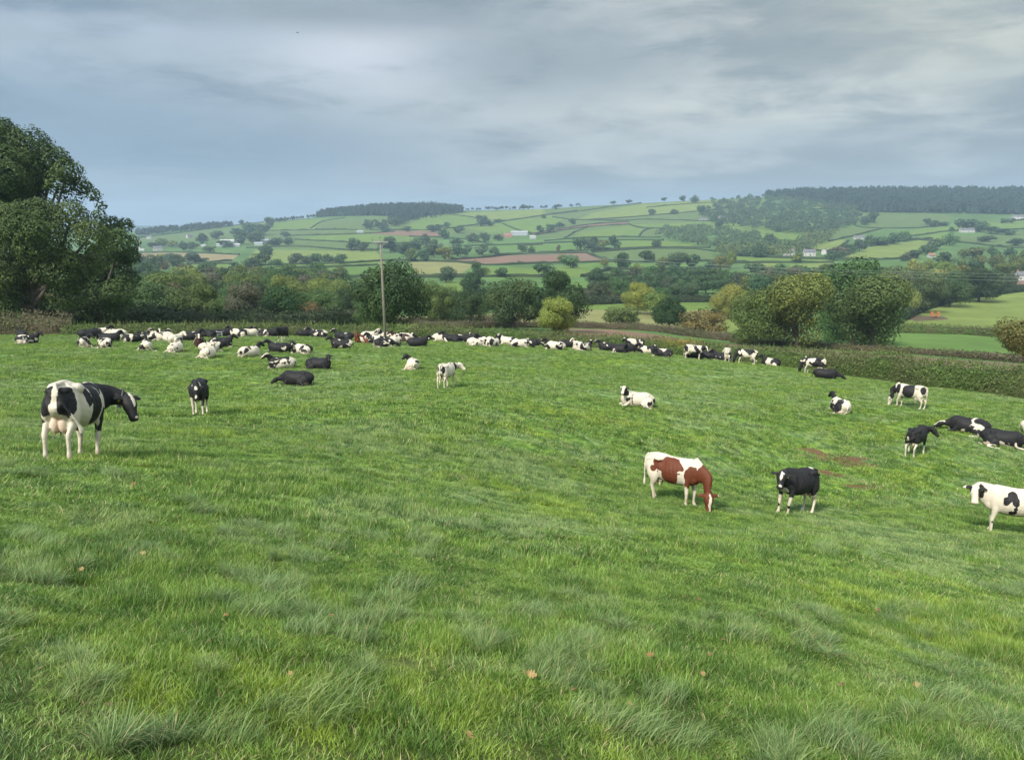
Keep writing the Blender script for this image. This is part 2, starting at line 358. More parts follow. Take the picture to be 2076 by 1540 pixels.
# fields of the valley and of the hillside, each outline given where the photograph shows it and laid on the land
G1, G2, G3, G4, BR, TAN, TN2 = (.118, .180, .040), (.098, .142, .046), (.155, .198, .052), (.098, .170, .042), (.190, .120, .085), (.235, .190, .100), (.200, .200, .080)
FIELDS = [
 (G2, [(275,483),(430,462),(535,450),(600,447),(640,470),(560,500),(420,490),(275,490)]), (G2, [(540,452),(700,441),(830,437),(1000,430),(1100,424),(1300,412),(1560,400),(1560,470),(1300,480),(1000,475),(640,480)]),
 (G1, [(560,449),(650,443),(640,465),(545,467)]), (G2, [(655,446),(800,440),(790,452),(640,466)]), (G1, [(830,455),(860,440),(930,434),(975,448),(940,462),(880,468),(820,466)]),
 (G3, [(920,432),(1100,424),(1110,436),(1010,446),(960,440)]), (G1, [(945,462),(1010,452),(1120,437),(1145,443),(1100,470),(1000,472)]),
 (G3, [(1165,448),(1200,432),(1300,414),(1480,404),(1480,410),(1400,415),(1310,421),(1420,428),(1320,437)]), (G3, [(1310,421),(1480,410),(1490,420),(1420,428)]),
 (G1, [(1275,456),(1430,450),(1520,458),(1500,475),(1430,462),(1340,463),(1300,462)]), (G1, [(1160,483),(1180,470),(1275,458),(1305,464),(1290,480)]), (G2, [(1090,484),(1110,474),(1165,464),(1150,482)]),
 (TAN, [(285,513),(345,512),(484,517),(466,530),(420,531),(285,526)]), (G1, [(380,536),(468,534),(465,548),(380,553)]), (G1, [(480,543),(545,538),(700,534),(780,529),(780,536),(700,541),(560,548),(470,552)]),
 (G4, [(640,545),(760,538),(835,545),(830,562),(650,562)]), (G2, [(560,486),(700,492),(760,494),(760,507),(640,507),(520,502)]), (G3, [(520,505),(640,508),(760,508),(780,528),(700,528),(560,533),(500,528)]),
 (G1, [(640,478),(735,474),(830,480),(880,483),(880,492),(760,494),(700,491),(600,486)]),
 (BR, [(752,474),(800,468),(890,468),(897,480),(830,478)]), (TN2, [(828,531),(900,530),(962,535),(940,552),(900,563),(850,560)]), (G1, [(970,540),(1100,545),(1210,533),(1240,548),(1180,562),(960,562),(945,555)]),
 (BR, [(868,530),(960,524),(1000,520),(1050,517),(1190,513),(1247,531),(1215,532),(1050,535),(990,538),(930,532)]), (BR, [(1070,474),(1130,464),(1200,454),(1272,450),(1275,454),(1200,459),(1130,467),(1080,476)]),
 (G4, [(1005,499),(1100,496),(1190,490),(1190,507),(1050,513),(1005,516)]), (G1, [(1250,488),(1340,487),(1420,495),(1400,503),(1300,503),(1250,508)]), (G2, [(1200,512),(1320,503),(1440,508),(1450,530),(1290,530),(1240,525)]),
 (G4, [(1215,531),(1300,535),(1450,533),(1330,548),(1180,545)]), (G1, [(1430,450),(1560,452),(1600,470),(1640,480),(1630,490),(1530,484),(1440,466)]),
 (G1, [(1520,404),(1595,399),(1600,402),(1540,410)]), (G3, [(1640,416),(1700,416),(1715,423),(1660,423)]), (G2, [(1745,433),(1890,433),(1932,437),(1920,455),(1850,463),(1760,461),(1735,448)]),
 (G2, [(1670,468),(1700,460),(1790,462),(1740,476),(1680,490)]), (G3, [(1620,503),(1700,484),(1720,489),(1680,509),(1640,512)]), (G3, [(1705,524),(1765,500),(1890,484),(1850,520),(1740,527)]),
 (G1, [(1480,518),(1600,524),(1690,526),(1690,533),(1480,534)]), (G3, [(1515,533),(1575,532),(1565,549),(1520,549)]), (G3, [(1600,537),(1690,532),(1655,548),(1605,550)]),
 (G1, [(1835,470),(1925,458),(2076,445),(2076,462),(2040,466),(1925,470),(1845,480)]), (G2, [(1930,480),(2076,470),(2076,500),(2040,503),(1960,492)]), (G1, [(1850,484),(1890,476),(1930,470),(1930,492),(1880,490)]),
 (BR, [(2005,566),(2200,560),(2200,582),(2020,584)]), (G3, [(1800,668),(1850,642),(1890,625),(1960,608),(2076,592),(2300,575),(2300,662),(2000,668),(1880,664)]),
 (G4, [(1640,712),(1690,688),(1810,674),(2076,682),(2300,690),(2300,726),(2076,722),(1900,714),(1780,708)]), ((.10, .075, .05), [(1835,646),(1860,640),(1915,642),(1925,647),(1860,651)]),
 (G3, [(560,660),(640,651),(1000,652),(1000,664),(560,662)]), (TN2, [(700,642),(900,640),(1200,625),(1460,628),(1520,650),(1480,690),(1390,672),(1330,665),(1160,657),(700,655)]), (G1, [(1170,617),(1275,614),(1470,608),(1480,628),(1300,630),(1170,626)]),
 (G1, [(690,570),(740,568),(740,600),(690,600)]), (G1, [(900,570),(960,568),(960,600),(900,600)]), (G4, [(1160,570),(1215,570),(1210,590),(1165,592)]), (G3, [(1460,620),(1520,615),(1520,680),(1460,680)]),
 (BR, [(1130,666),(1240,668),(1330,678),(1400,690),(1400,700),(1240,692),(1100,690)]), ((.16, .12, .08), [(1400,692),(1700,711),(2076,738),(2400,765),(2400,900),(2076,860),(1700,800),(1400,740)]),
]
def inside(u, v, poly):
    r = np.zeros(u.shape, bool); n = len(poly)
    for i in range(n):
        (x1, y1), (x2, y2) = poly[i], poly[(i + 1) % n]
        if y1 == y2: continue
        c = ((y1 > v) != (y2 > v)) & (u < (x2 - x1) * (v - y1) / (y2 - y1) + x1); r ^= c
    return r
av = np.linspace(-1.15, 1.15, 1250)
tt = np.concatenate([np.linspace(0, 1, 330)])
rows = []
D0 = edge_D(av) * 1.0 + 0.5; S0 = D_start(av)
for k in np.linspace(0, 1, 6)[:-1]: rows.append(D0 + (S0 - D0) * k)
for k in np.linspace(0, 1, 190)[:-1]: rows.append(far_D(av, v_start(av) + (560 - v_start(av)) * k))
for k in np.linspace(0, 1, 190): rows.append(far_D(av, 560 + (v_ridge(av) - 560) * k))
for d in (2450, 2520, 2650, 2900, 3300, 3800): rows.append(np.full(len(av), float(d)))
Dg = np.array(rows); Ag = np.broadcast_to(av, Dg.shape); Xg = Ag * Dg
Zg = ground_z(Xg, Dg); Zg[0] -= .08
t_ = np.clip((Dg - 250) / 500, 0, 1)
Vpix = far_v(Ag, Dg); cc = (770 - Vpix) / FPX; Upix = 1038 + Ag * FPX * (CP + cc * SP)
base = np.array([.085, .150, .045]) * (1 + .18 * fbm(Upix / 70, Vpix / 14, 3, 5))[..., None]
colr = base.copy()
for c_, poly in FIELDS:
    m_ = inside(Upix, Vpix, poly); colr[m_] = c_
shp = Dg.shape; ii = np.arange(Dg.size).reshape(shp)
Fg = np.stack([ii[:-1, :-1], ii[:-1, 1:], ii[1:, 1:], ii[1:, :-1]], -1).reshape(-1, 4)
def m_fields():
    m = bpy.data.materials.new('valley_fields'); m.use_nodes = True; t = NT(m.node_tree); p = POS(t)
    n = t.noise(p, .035, 4, .6); f = t.noise(t.vmath('MULTIPLY', p, (1, .35, 1)), .35, 5, .65); g = t.noise(p, 2.4, 3, .6)
    c = t.attr('field', out='Color'); k = t.math('ADD', t.math('MULTIPLY', n, .5), t.math('ADD', t.math('MULTIPLY', f, .4), t.math('MULTIPLY', g, .25)))
    c = t.mix(t.ss(k, .35, .8), t.vmath('SCALE', c, scale=.72), t.vmath('SCALE', c, scale=1.22))
    bs = t.n('ShaderNodeBsdfPrincipled'); t.set(bs.inputs['Base Color'], c); bs.inputs['Roughness'].default_value = .95; bs.inputs['Specular IOR Level'].default_value = .1
    t.set(t.n('ShaderNodeOutputMaterial').inputs[0], bs.outputs[0]); return m
fm = mesh_np('hills', np.stack([Xg, Dg, Zg], -1).reshape(-1, 3), Fg, (m_fields(),), True); attr_c(fm, 'field', colr.reshape(-1, 3))
tag(link('hills', fm), 'patchwork of green and ploughed fields across the valley and up the hillside', 'hills', kind='structure')
# a farther, wooded hill at the left
hx = np.linspace(-5200, 1600, 160); hy = np.array([4600, 4900, 5200, 5500, 5900, 6500])
prof = I(ut(hx / 5200), [-1000, 100, 260, 330, 450, 560, 640], [452, 456, 459, 457, 462, 470, 476]) + 1.2 * fbm(hx / 90, hx * 0, 3, 2)
zr = CAMZ + 5200 * s_of(prof); HX, HY = np.meshgrid(hx, hy); HZ = np.stack([zr - 190, zr - 90, zr, zr - 20, zr - 60, zr - 190])
i2 = np.arange(HX.size).reshape(HX.shape); F2 = np.stack([i2[:-1, :-1], i2[:-1, 1:], i2[1:, 1:], i2[1:, :-1]], -1).reshape(-1, 4)
tag(link('distant_hill', mesh_np('distant_hill', np.stack([HX, HY, HZ], -1).reshape(-1, 3), F2, (plain('distant_wood', (.030, .055, .028), .95, .3, .01),), True)), 'low dark wooded hill on the far horizon at the left', 'hill', kind='structure')

# ------------------------------------------------------------------ grass
def m_grass():
    m = bpy.data.materials.new('grass_blades'); m.use_nodes = True; t = NT(m.node_tree); p = POS(t)
    col, b = grass_mix(t, p)
    rnd = t.attr('rnd'); tip = t.attr('tip')
    col = t.mix(t.ss(rnd, .2, 1.0), t.vmath('SCALE', col, scale=.80), t.vmath('SCALE', col, scale=1.32))
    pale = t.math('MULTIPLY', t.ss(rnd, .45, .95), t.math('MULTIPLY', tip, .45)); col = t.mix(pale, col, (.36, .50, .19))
    col = t.mix(t.math('MULTIPLY', t.attr('tus'), .6), col, t.mix(rnd, (.15, .235, .085), (.30, .385, .20)))
    col = t.mix(t.ss(rnd, .945, .955), col, (.42, .36, .19))
    col = t.mix(t.math('MULTIPLY', t.ss(tip, .45, .0), .6), col, (.05, .06, .018))  # shade low between the blades, put into the colour of their feet
    bs = t.n('ShaderNodeBsdfPrincipled'); t.set(bs.inputs['Base Color'], col); bs.inputs['Roughness'].default_value = .45; bs.inputs['Specular IOR Level'].default_value = .32
    tr = t.n('ShaderNodeBsdfTranslucent'); t.set(tr.inputs[0], t.vmath('SCALE', col, scale=1.25))
    mx = t.n('ShaderNodeMixShader'); mx.inputs[0].default_value = .25; t.set(mx.inputs[1], bs.outputs[0]); t.set(mx.inputs[2], tr.outputs[0])
    t.set(t.n('ShaderNodeOutputMaterial').inputs[0], mx.outputs[0]); return m
M_GRASS = m_grass()
def tile(n, rad, h, wid, lean, nseg=3, comb=None, rng=RNG, sheaf=0):
    """a patch of sward: n blades in a disc; comb: (angle, amount) the way long grass has been laid over; sheaf: tussocks the blades gather in"""
    r = rad * np.sqrt(rng.random(n)); a = rng.random(n) * 2 * math.pi; P = np.stack([r * np.cos(a), r * np.sin(a)], 1)
    az = rng.random(n) * 2 * math.pi
    if sheaf:
        c = P[:sheaf]; k = rng.integers(0, sheaf, n); off = rng.normal(0, rad * .16, (n, 2)); P = c[k] + off
        az = np.arctan2(off[:, 1], off[:, 0]) + rng.normal(0, .5, n)
    if comb is not None: az = comb[0] + rng.normal(0, comb[1], n)
    H = h * (.45 + .75 * rng.random(n)); ln = lean * (.3 + rng.random(n) * 1.1); tw = rng.random(n) * math.pi
    d = np.stack([np.cos(az), np.sin(az), np.zeros(n)], 1); s = np.stack([np.cos(az + tw), np.sin(az + tw), np.zeros(n)], 1)
    lv = np.linspace(0, 1, nseg + 1); V = np.zeros((n, 2 * nseg + 1, 3))
    for i, l in enumerate(lv):
        th = ln * l; cx = H / np.maximum(ln, .05) * (1 - np.cos(th)); cz = H / np.maximum(ln, .05) * np.sin(th)
        c = np.concatenate([P, np.zeros((n, 1))], 1) + d * cx[:, None] + np.array([0, 0, 1]) * cz[:, None]
        if i < nseg: hw = wid * (1 - .75 * l ** 1.6) / 2 * (.7 + .6 * rng.random(n)); V[:, 2 * i] = c - s * hw[:, None]; V[:, 2 * i + 1] = c + s * hw[:, None]
        else: V[:, 2 * i] = c
    V[:, :, 2] -= .02; m = 2 * nseg + 1; b = np.arange(n)[:, None] * m
    Q = np.concatenate([b + np.array([2 * i, 2 * i + 1, 2 * i + 3, 2 * i + 2]) for i in range(nseg - 1)]); T = b + np.array([2 * nseg - 2, 2 * nseg - 1, 2 * nseg])
    me = mesh_np('grass_tile', V.reshape(-1, 3), [Q, T], (M_GRASS,), True)
    attr_f(me, 'tip', np.broadcast_to(np.repeat(lv, 2)[:m], (n, m)).ravel()); attr_f(me, 'rnd', np.repeat(rng.random(n), m))
    if h > .2: attr_f(me, 'tus', np.ones(n * m))
    return me
def tile_collection(name, tiles):
    c = bpy.data.collections.new(name)
    for i, me in enumerate(tiles): o = bpy.data.objects.new('%s_%02d' % (name, i), me); c.objects.link(o)
    return c
def scatter(name, col, pts, scl, sclz, label, spin=None, ntiles=6):
    n = len(pts); e = .35
    zx = (ground_z(pts[:, 0] + e, pts[:, 1]) - ground_z(pts[:, 0] - e, pts[:, 1])) / (2 * e); zy = (ground_z(pts[:, 0], pts[:, 1] + e) - ground_z(pts[:, 0], pts[:, 1] - e)) / (2 * e)
    N = np.stack([-zx, -zy, np.ones(n)], 1); N /= np.linalg.norm(N, axis=1)[:, None]
    rot = np.zeros((n, 3)); sp = RNG.random(n) * 2 * math.pi if spin is None else spin
    for i in range(n):
        rot[i] = (Vector(N[i]).to_track_quat('Z', 'Y').to_matrix() @ Matrix.Rotation(sp[i], 3, 'Z')).to_euler() if spin is None else (Vector((0, 0, 1)).rotation_difference(Vector(N[i])).to_matrix() @ Matrix.Rotation(sp[i], 3, 'Z')).to_euler()
    P = np.column_stack([pts, ground_z(pts[:, 0], pts[:, 1])])
    me = bpy.data.meshes.new(name); me.vertices.add(n); me.vertices.foreach_set('co', P.astype(np.float32).ravel())
    a = me.attributes.new('rot', 'FLOAT_VECTOR', 'POINT'); a.data.foreach_set('vector', rot.astype(np.float32).ravel())
    a = me.attributes.new('scl', 'FLOAT_VECTOR', 'POINT'); a.data.foreach_set('vector', np.stack([scl, scl, sclz], 1).astype(np.float32).ravel())
    a = me.attributes.new('pick', 'INT', 'POINT'); a.data.foreach_set('value', RNG.integers(0, ntiles, n).astype(np.int32))
    o = link(name, me); g = bpy.data.node_groups.new(name, 'GeometryNodeTree')
    g.interface.new_socket('Geometry', in_out='INPUT', socket_type='NodeSocketGeometry'); g.interface.new_socket('Geometry', in_out='OUTPUT', socket_type='NodeSocketGeometry')
    N_ = g.nodes; gi = N_.new('NodeGroupInput'); go = N_.new('NodeGroupOutput'); iop = N_.new('GeometryNodeInstanceOnPoints'); ci = N_.new('GeometryNodeCollectionInfo')
    ci.inputs['Collection'].default_value = col; ci.inputs['Separate Children'].default_value = True; ci.inputs['Reset Children'].default_value = True
    def na(nm, ty): x = N_.new('GeometryNodeInputNamedAttribute'); x.data_type = ty; x.inputs[0].default_value = nm; return x.outputs['Attribute']
    L = g.links; L.new(gi.outputs[0], iop.inputs['Points']); L.new(ci.outputs[0], iop.inputs['Instance']); iop.inputs['Pick Instance'].default_value = True
    L.new(na('pick', 'INT'), iop.inputs['Instance Index']); L.new(na('rot', 'FLOAT_VECTOR'), iop.inputs['Rotation']); L.new(na('scl', 'FLOAT_VECTOR'), iop.inputs['Scale']); L.new(iop.outputs[0], go.inputs[0])
    md = o.modifiers.new('grass', 'NODES'); md.node_group = g
    return tag(o, label, 'grass', kind='stuff')
def sector(D0, D1, dens, am=.78, pw=1):
    """random points between two distances, over the width the view takes in there and some more"""
    area = am * (D1 ** 2 - D0 ** 2); n = int(area * dens); D = np.sqrt(RNG.random(n) * (D1 ** 2 - D0 ** 2) + D0 ** 2); a = (RNG.random(n) * 2 - 1) * am
    return np.stack([a * D, D], 1)
def tall(p, seed=41): return np.clip(.42 + .8 * fbm(p[:, 0] / 1.3, p[:, 1] / 1.0, 3, seed) + .5 * vnoise(p[:, 0] / .55, p[:, 1] / .5, 8), 0, 1.5)
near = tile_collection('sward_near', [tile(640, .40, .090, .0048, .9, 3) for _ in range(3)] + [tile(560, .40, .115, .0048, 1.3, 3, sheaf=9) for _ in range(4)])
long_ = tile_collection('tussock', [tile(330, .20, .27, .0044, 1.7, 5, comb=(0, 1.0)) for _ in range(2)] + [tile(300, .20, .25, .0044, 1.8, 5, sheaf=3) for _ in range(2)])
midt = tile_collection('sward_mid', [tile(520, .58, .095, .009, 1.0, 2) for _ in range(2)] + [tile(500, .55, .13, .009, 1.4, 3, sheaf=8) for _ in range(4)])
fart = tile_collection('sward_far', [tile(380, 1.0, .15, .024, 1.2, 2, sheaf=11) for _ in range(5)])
# near
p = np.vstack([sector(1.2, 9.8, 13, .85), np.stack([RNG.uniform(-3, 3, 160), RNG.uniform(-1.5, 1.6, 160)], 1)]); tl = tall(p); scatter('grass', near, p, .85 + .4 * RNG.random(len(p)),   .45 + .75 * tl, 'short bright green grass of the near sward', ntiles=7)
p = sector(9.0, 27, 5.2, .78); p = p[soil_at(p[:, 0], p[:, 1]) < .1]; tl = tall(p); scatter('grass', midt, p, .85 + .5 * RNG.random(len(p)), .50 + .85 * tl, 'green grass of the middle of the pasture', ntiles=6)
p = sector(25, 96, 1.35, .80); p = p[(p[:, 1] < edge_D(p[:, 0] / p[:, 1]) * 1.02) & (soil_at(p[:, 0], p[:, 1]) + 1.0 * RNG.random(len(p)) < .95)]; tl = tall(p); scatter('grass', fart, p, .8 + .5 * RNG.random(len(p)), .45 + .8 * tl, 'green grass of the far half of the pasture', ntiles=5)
# tussocks of long, laid-over grass, most of them low at the left and along the bottom
p = sector(2.4, 16, 3.4, .80); k = fbm(p[:, 0] / 1.5 + 3, p[:, 1] / 1.5, 3, 77) + .26 * (p[:, 0] < -.9) * (p[:, 1] < 7.5) - .02 * p[:, 1]
p = p[k > np.where(p[:, 1] < 7.5, .08, .20)]; scatter('grass', long_, p, .7 + .5 * RNG.random(len(p)), .55 + .45 * RNG.random(len(p)), 'long bluish tussock grass laid over by the wind', spin=.55 + .8 * fbm(p[:, 0] / 3, p[:, 1] / 3, 2, 12) + RNG.normal(0, .8, len(p)), ntiles=4)
# ------------------------------------------------------------------ trees, woods and hedges
def m_leaf(name, island=True):
    m = bpy.data.materials.new(name); m.use_nodes = True; t = NT(m.node_tree)
    oc = t.n('ShaderNodeObjectInfo').outputs['Color']; rnd = t.attr('rnd'); lob = t.attr('lob')
    c = t.mix(t.ss(rnd, 0, 1), t.vmath('SCALE', oc, scale=.74), t.vmath('SCALE', oc, scale=1.28))
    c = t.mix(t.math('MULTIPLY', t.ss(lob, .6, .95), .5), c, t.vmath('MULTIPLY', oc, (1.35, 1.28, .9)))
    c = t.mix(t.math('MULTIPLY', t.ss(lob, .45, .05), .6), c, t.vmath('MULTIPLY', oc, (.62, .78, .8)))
    bs = t.n('ShaderNodeBsdfPrincipled'); t.set(bs.inputs['Base Color'], c); bs.inputs['Roughness'].default_value = .6; bs.inputs['Specular IOR Level'].default_value = .25
    tr = t.n('ShaderNodeBsdfTranslucent'); t.set(tr.inputs[0], c)
    mx = t.n('ShaderNodeMixShader'); mx.inputs[0].default_value = .14; t.set(mx.inputs[1], bs.outputs[0]); t.set(mx.inputs[2], tr.outputs[0])
    t.set(t.n('ShaderNodeOutputMaterial').inputs[0], mx.outputs[0]); return m
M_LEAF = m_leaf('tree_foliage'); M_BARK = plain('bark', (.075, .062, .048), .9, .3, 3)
def cards(C, N, size, rng, asp=.75):
    """irregular leaf-spray faces at C facing N"""
    n = len(C); N = N / (np.linalg.norm(N, axis=1)[:, None] + 1e-9); A = np.cross(N, rng.normal(size=(n, 3))); A /= np.linalg.norm(A, axis=1)[:, None] + 1e-9; B = np.cross(N, A)
    s = size * (.6 + .8 * rng.random(n)); V = np.zeros((n, 4, 3))
    for k, (x, y) in enumerate(((1, 0), (0, 1), (-1, 0), (0, -1))):
        j = .65 + .7 * rng.random(n); V[:, k] = C + A * (x * s * j * .5)[:, None] + B * (y * s * asp * j * .5)[:, None] + N * (rng.normal(0, .09, n) * s)[:, None]
    return V.reshape(-1, 3), np.arange(4 * n).reshape(n, 4)
def crown_mesh(name, lobes, nleaf, size, seed, inner=.14, droop=0.0):
    """lobes: array x y z r density; leaf sprays over the lobes' outer shells, thinner inside"""
    rng = np.random.default_rng(seed); L = np.asarray(lobes, float); ctr = L[:, :3].mean(0)
    w_ = L[:, 3] ** 2 * L[:, 4]; k = rng.choice(len(L), int(nleaf * 1.6), p=w_ / w_.sum())
    d = rng.normal(size=(len(k), 3)); d /= np.linalg.norm(d, axis=1)[:, None]
    bump = 1 + .22 * fbm(d[:, 0] * 2.6 + k * 7, d[:, 1] * 2.6 + d[:, 2] * 3.1, 2, seed)
    rad = L[k, 3] * bump * (1 - .28 * rng.random(len(k)) ** 2); rad = np.where(rng.random(len(k)) < inner, rad * rng.random(len(k)) ** .5, rad)
    P = L[k, :3] + d * rad[:, None] * np.array([1, 1, .86])
    # drop most of what lies deep inside other lobes
    dep = np.zeros(len(k))
    for q in L: dep = np.maximum(dep, 1 - np.linalg.norm((P - q[:3]) / q[3], axis=1))
    keep = (dep < .45) | (rng.random(len(k)) < .25); P, d, k = P[keep][:nleaf], d[keep][:nleaf], k[keep][:nleaf]
    N = d + rng.normal(0, .30, d.shape) + np.array([0, 0, .12]); V, F = cards(P, N, size, rng)
    me = mesh_np(name, V, F, (M_LEAF,)); attr_f(me, 'rnd', np.repeat(rng.random(len(P)), 4)); lr = rng.random(len(L))
    attr_f(me, 'lob', np.repeat(np.clip(lr[k] + rng.normal(0, .12, len(k)), 0, 1), 4)); return me
def trunk_mb(mb, lobes, h0, r, rng, base=(0, 0), nlimb=7, rough=.02):
    L = np.asarray(lobes, float); top = L[:, 2].mean()
    P = spline([(base[0], base[1], -.5 * r), (base[0] + r * .1, base[1], h0 * .5), (base[0] * .7 + L[:, 0].mean() * .3, base[1], h0), (L[:, 0].mean(), L[:, 1].mean(), top)], 4)
    mb.tube(P, np.interp(np.linspace(0, 1, len(P)), [0, .08, .5, 1], [r * 1.7, r, r * .8, r * .25]), 9)
    for q in L[np.argsort(-L[:, 3])][:nlimb]:
        s = np.array([base[0], base[1], h0 * (.75 + .5 * rng.random())]); m_ = s * .5 + q[:3] * .5 + np.array([0, 0, -.06 * abs(q[2])]) + rng.normal(0, rough * top, 3)
        P = spline([s, m_, q[:3]], 4); mb.tube(P, np.linspace(r * .55, r * .10, len(P)), 6)
def proto(seed, kind):
    rng = np.random.default_rng(seed); L = []
    n, zlo, zc, rz, rx, r0, r1 = dict(oak=(22, .22, .52, .38, .36, .12, .24), round=(18, .18, .50, .38, .32, .14, .26), tall=(17, .12, .50, .42, .28, .14, .24), bush=(11, .02, .46, .36, .36, .18, .27), cone=(12, .08, .48, .42, .26, .14, .22), low=(12, .0, .48, .42, .38, .2, .3))[kind]
    L.append((0, 0, zc, .27, 1))
    for i in range(n):
        a = i * 2.4 + rng.random(); z = rng.uniform(-.85, 1); rr = math.sqrt(max(0.05, 1 - z * z)) * rng.uniform(.62, 1.2)
        if kind == 'cone': rr *= 1 - .45 * (z + .85) / 1.85
        L.append((math.cos(a) * rr * rx, math.sin(a) * rr * rx, zc + z * rz * .86, rng.uniform(r0, r1) * (1 - .15 * abs(z)), rng.uniform(.7, 1.2)))
    L = np.array(L); top = (L[:, 2] + L[:, 3] * .86).max(); L[:, :4] /= top
    wid = np.percentile(np.abs(L[:, :2]) + L[:, 3:4], 90); L[:, :2] /= 2 * wid; return L, zlo
PROTO = {}
for kind, seeds in dict(oak=(1, 2, 3), round=(4, 5, 6), tall=(7, 8), bush=(9, 10), cone=(11,), low=(12, 13)).items():
    for s in seeds:
        L, zlo = proto(s, kind)
        for lod, (n, sz) in dict(hi=(17000, .025), mid=(4600, .046), lo=(900, .10)).items():
            cm = crown_mesh('crown_' + kind, L, n, sz, s * 10); mb = MB(); trunk_mb(mb, L, .26 if kind in ('oak', 'round') else .15, .030, np.random.default_rng(s), nlimb=6 if lod == 'hi' else 3)
            tm = mb.mesh('trunk_' + kind, (M_BARK,), True); one = None
            if lod == 'lo':        # crown and trunk in one small mesh
                V = np.empty(len(cm.vertices) * 3); cm.vertices.foreach_get('co', V); V = V.reshape(-1, 3)
                b = MB(); b.tube([(0, 0, -.05), (0, 0, .2), (0, 0, .5)], [.035, .025, .012], 5); bv = np.vstack(b.v); bq = np.concatenate(b.q)
                one = mesh_np('tree_small', np.vstack([V, bv]), [np.arange(len(V)).reshape(-1, 4), bq + len(V)], (M_LEAF, M_BARK), False, fmat=[0] * (len(V) // 4) + [1] * len(bq))
                rr = np.empty(len(cm.vertices)); cm.attributes['rnd'].data.foreach_get('value', rr); ll = np.empty(len(rr)); cm.attributes['lob'].data.foreach_get('value', ll)
                attr_f(one, 'rnd', np.concatenate([rr, np.zeros(len(bv))])); attr_f(one, 'lob', np.concatenate([ll, np.zeros(len(bv))]))
            PROTO.setdefault(kind, []).append(None) if False else PROTO.setdefault((kind, lod), []).append((cm, tm, one))
NTREE = [0]
MARKS = [(300,'just right of the big oaks'),(420,'above the standing black cow'),(540,'above the willow'),(640,'above the orange-brown shrub'),(740,'left of the pole top'),(840,'right of the pole top'),(960,'over the olive tree'),(1080,'over the pair of large oaks'),(1200,'over the yellow bush'),(1320,'over the yellow field tree'),(1450,'over the orange tree'),(1600,'over the olive-yellow oak'),(1720,'over the big group'),(1850,'right of the big group'),(1960,'over the orange machine'),(2100,'at the right edge')]
def where2(u, v): return min(MARKS, key=lambda q: abs(q[0] - u))[1]
def where(u, v):
    return ('by the skyline' if v < 426 else 'high on the hill' if v < 470 else 'halfway up the hill' if v < 515 else 'low on the hill' if v < 550 else 'in the valley') + ', ' + where2(u, v)
def tree(u, v, wpx, hpx, kind, col, label, name=None, cat='tree', group=None, pos=None, var=None, sink=.02):
    P = far_P(u, v) if pos is None else np.array(pos); D = P[1]; h = hpx * D / 1600; w_ = wpx * D / 1600
    lod = 'hi' if hpx > 62 else 'mid' if hpx > 30 else 'lo'
    k = NTREE[0]; NTREE[0] += 1; cm, tm, one = PROTO[(kind, lod)][(k if var is None else var) % len(PROTO[(kind, lod)])]
    name = name or ('bush' if kind in ('bush',) and hpx < 60 else 'tree'); rz = RNG.random() * 6.28
    col = tuple(np.clip(np.array(col) * (1 + RNG.normal(0, .06, 3)), .01, 1))
    if one is not None:
        o = link(name, one); o.location = P - np.array([0, 0, sink * h]); o.scale = (w_, w_, h); o.rotation_euler = (0, 0, rz); o.color = (*col, 1); return tag(o, label, cat, group)
    r = empty(name, P - np.array([0, 0, sink * h]), rz); r.scale = (w_, w_, h); tag(r, label, cat, group)
    c = link('crown', cm, r); c.color = (*col, 1); link('trunk', tm, r); return r
DK, MG, OL, YG, YL, OR, GB, HZ = (.034, .064, .020), (.064, .120, .036), (.096, .126, .034), (.140, .175, .042), (.205, .210, .048), (.145, .100, .040), (.100, .100, .058), (.054, .096, .040)

# the oaks at the left, lobe by lobe
def big_tree(name, D, ub, vb, lobes, nleaf, size, col, r, h0, label, seed, nlimb=12):
    b = np.array([a_of(ub, vb) * D, D, float(ground_z(a_of(ub, vb) * D, D))]); rng = np.random.default_rng(seed); L = []
    for (u, v, rp, den) in lobes:
        rr = rp * D / 1600; off = rng.uniform(-.5, .5) * rr * 2.2; d = D + off
        L.append((a_of(u, v) * d - b[0], off, CAMZ + d * float(s_of(v)) - b[2], rr, den))
        if rp > 40:
            for q in range(3):
                o2 = rng.normal(0, 1, 3); o2 /= np.linalg.norm(o2); rr2 = rr * rng.uniform(.38, .55); L.append((L[-1 - q][0] + o2[0] * rr * .72, off + abs(o2[1]) * rr * rng.choice((-1, 1)), L[-1 - q][2] + o2[2] * rr * .68, rr2, den))
    root = empty(name, b); tag(root, label, 'tree')
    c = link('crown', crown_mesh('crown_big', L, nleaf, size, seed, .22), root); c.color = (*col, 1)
    mb = MB(); trunk_mb(mb, L, h0, r, rng, nlimb=nlimb); mb.build('trunk', M_BARK, root, True); return root
big_tree('oak_tree', 103, 62, 672, [(10,275,38,1),(55,300,46,1),(-50,290,60,1),(100,325,40,1),(135,350,30,.9),(165,378,22,.8),(190,395,16,.5),(205,418,12,.5),(200,435,14,.6),(120,372,30,.6),(5,350,62,1),(60,360,46,1),(-70,380,90,1),(20,420,60,1),(160,405,14,.25),(130,400,16,.25)], 52000, .30, (.044, .076, .020), .75, 8, 'tallest oak at the left edge, with thin bare branches on its right side', 21, 16)
big_tree('oak_tree', 92, 75, 668, [(85,435,40,1),(30,450,48,1),(145,440,38,1),(185,475,36,1),(-40,480,70,1),(80,490,60,1),(20,530,60,1),(120,545,52,1),(180,535,34,1),(60,590,52,.9),(-10,600,60,.9),(140,600,38,.8)], 60000, .24, (.056, .086, .020), .7, 4.5, 'broad yellow-green oak standing in front of the tallest oak at the left edge', 22)
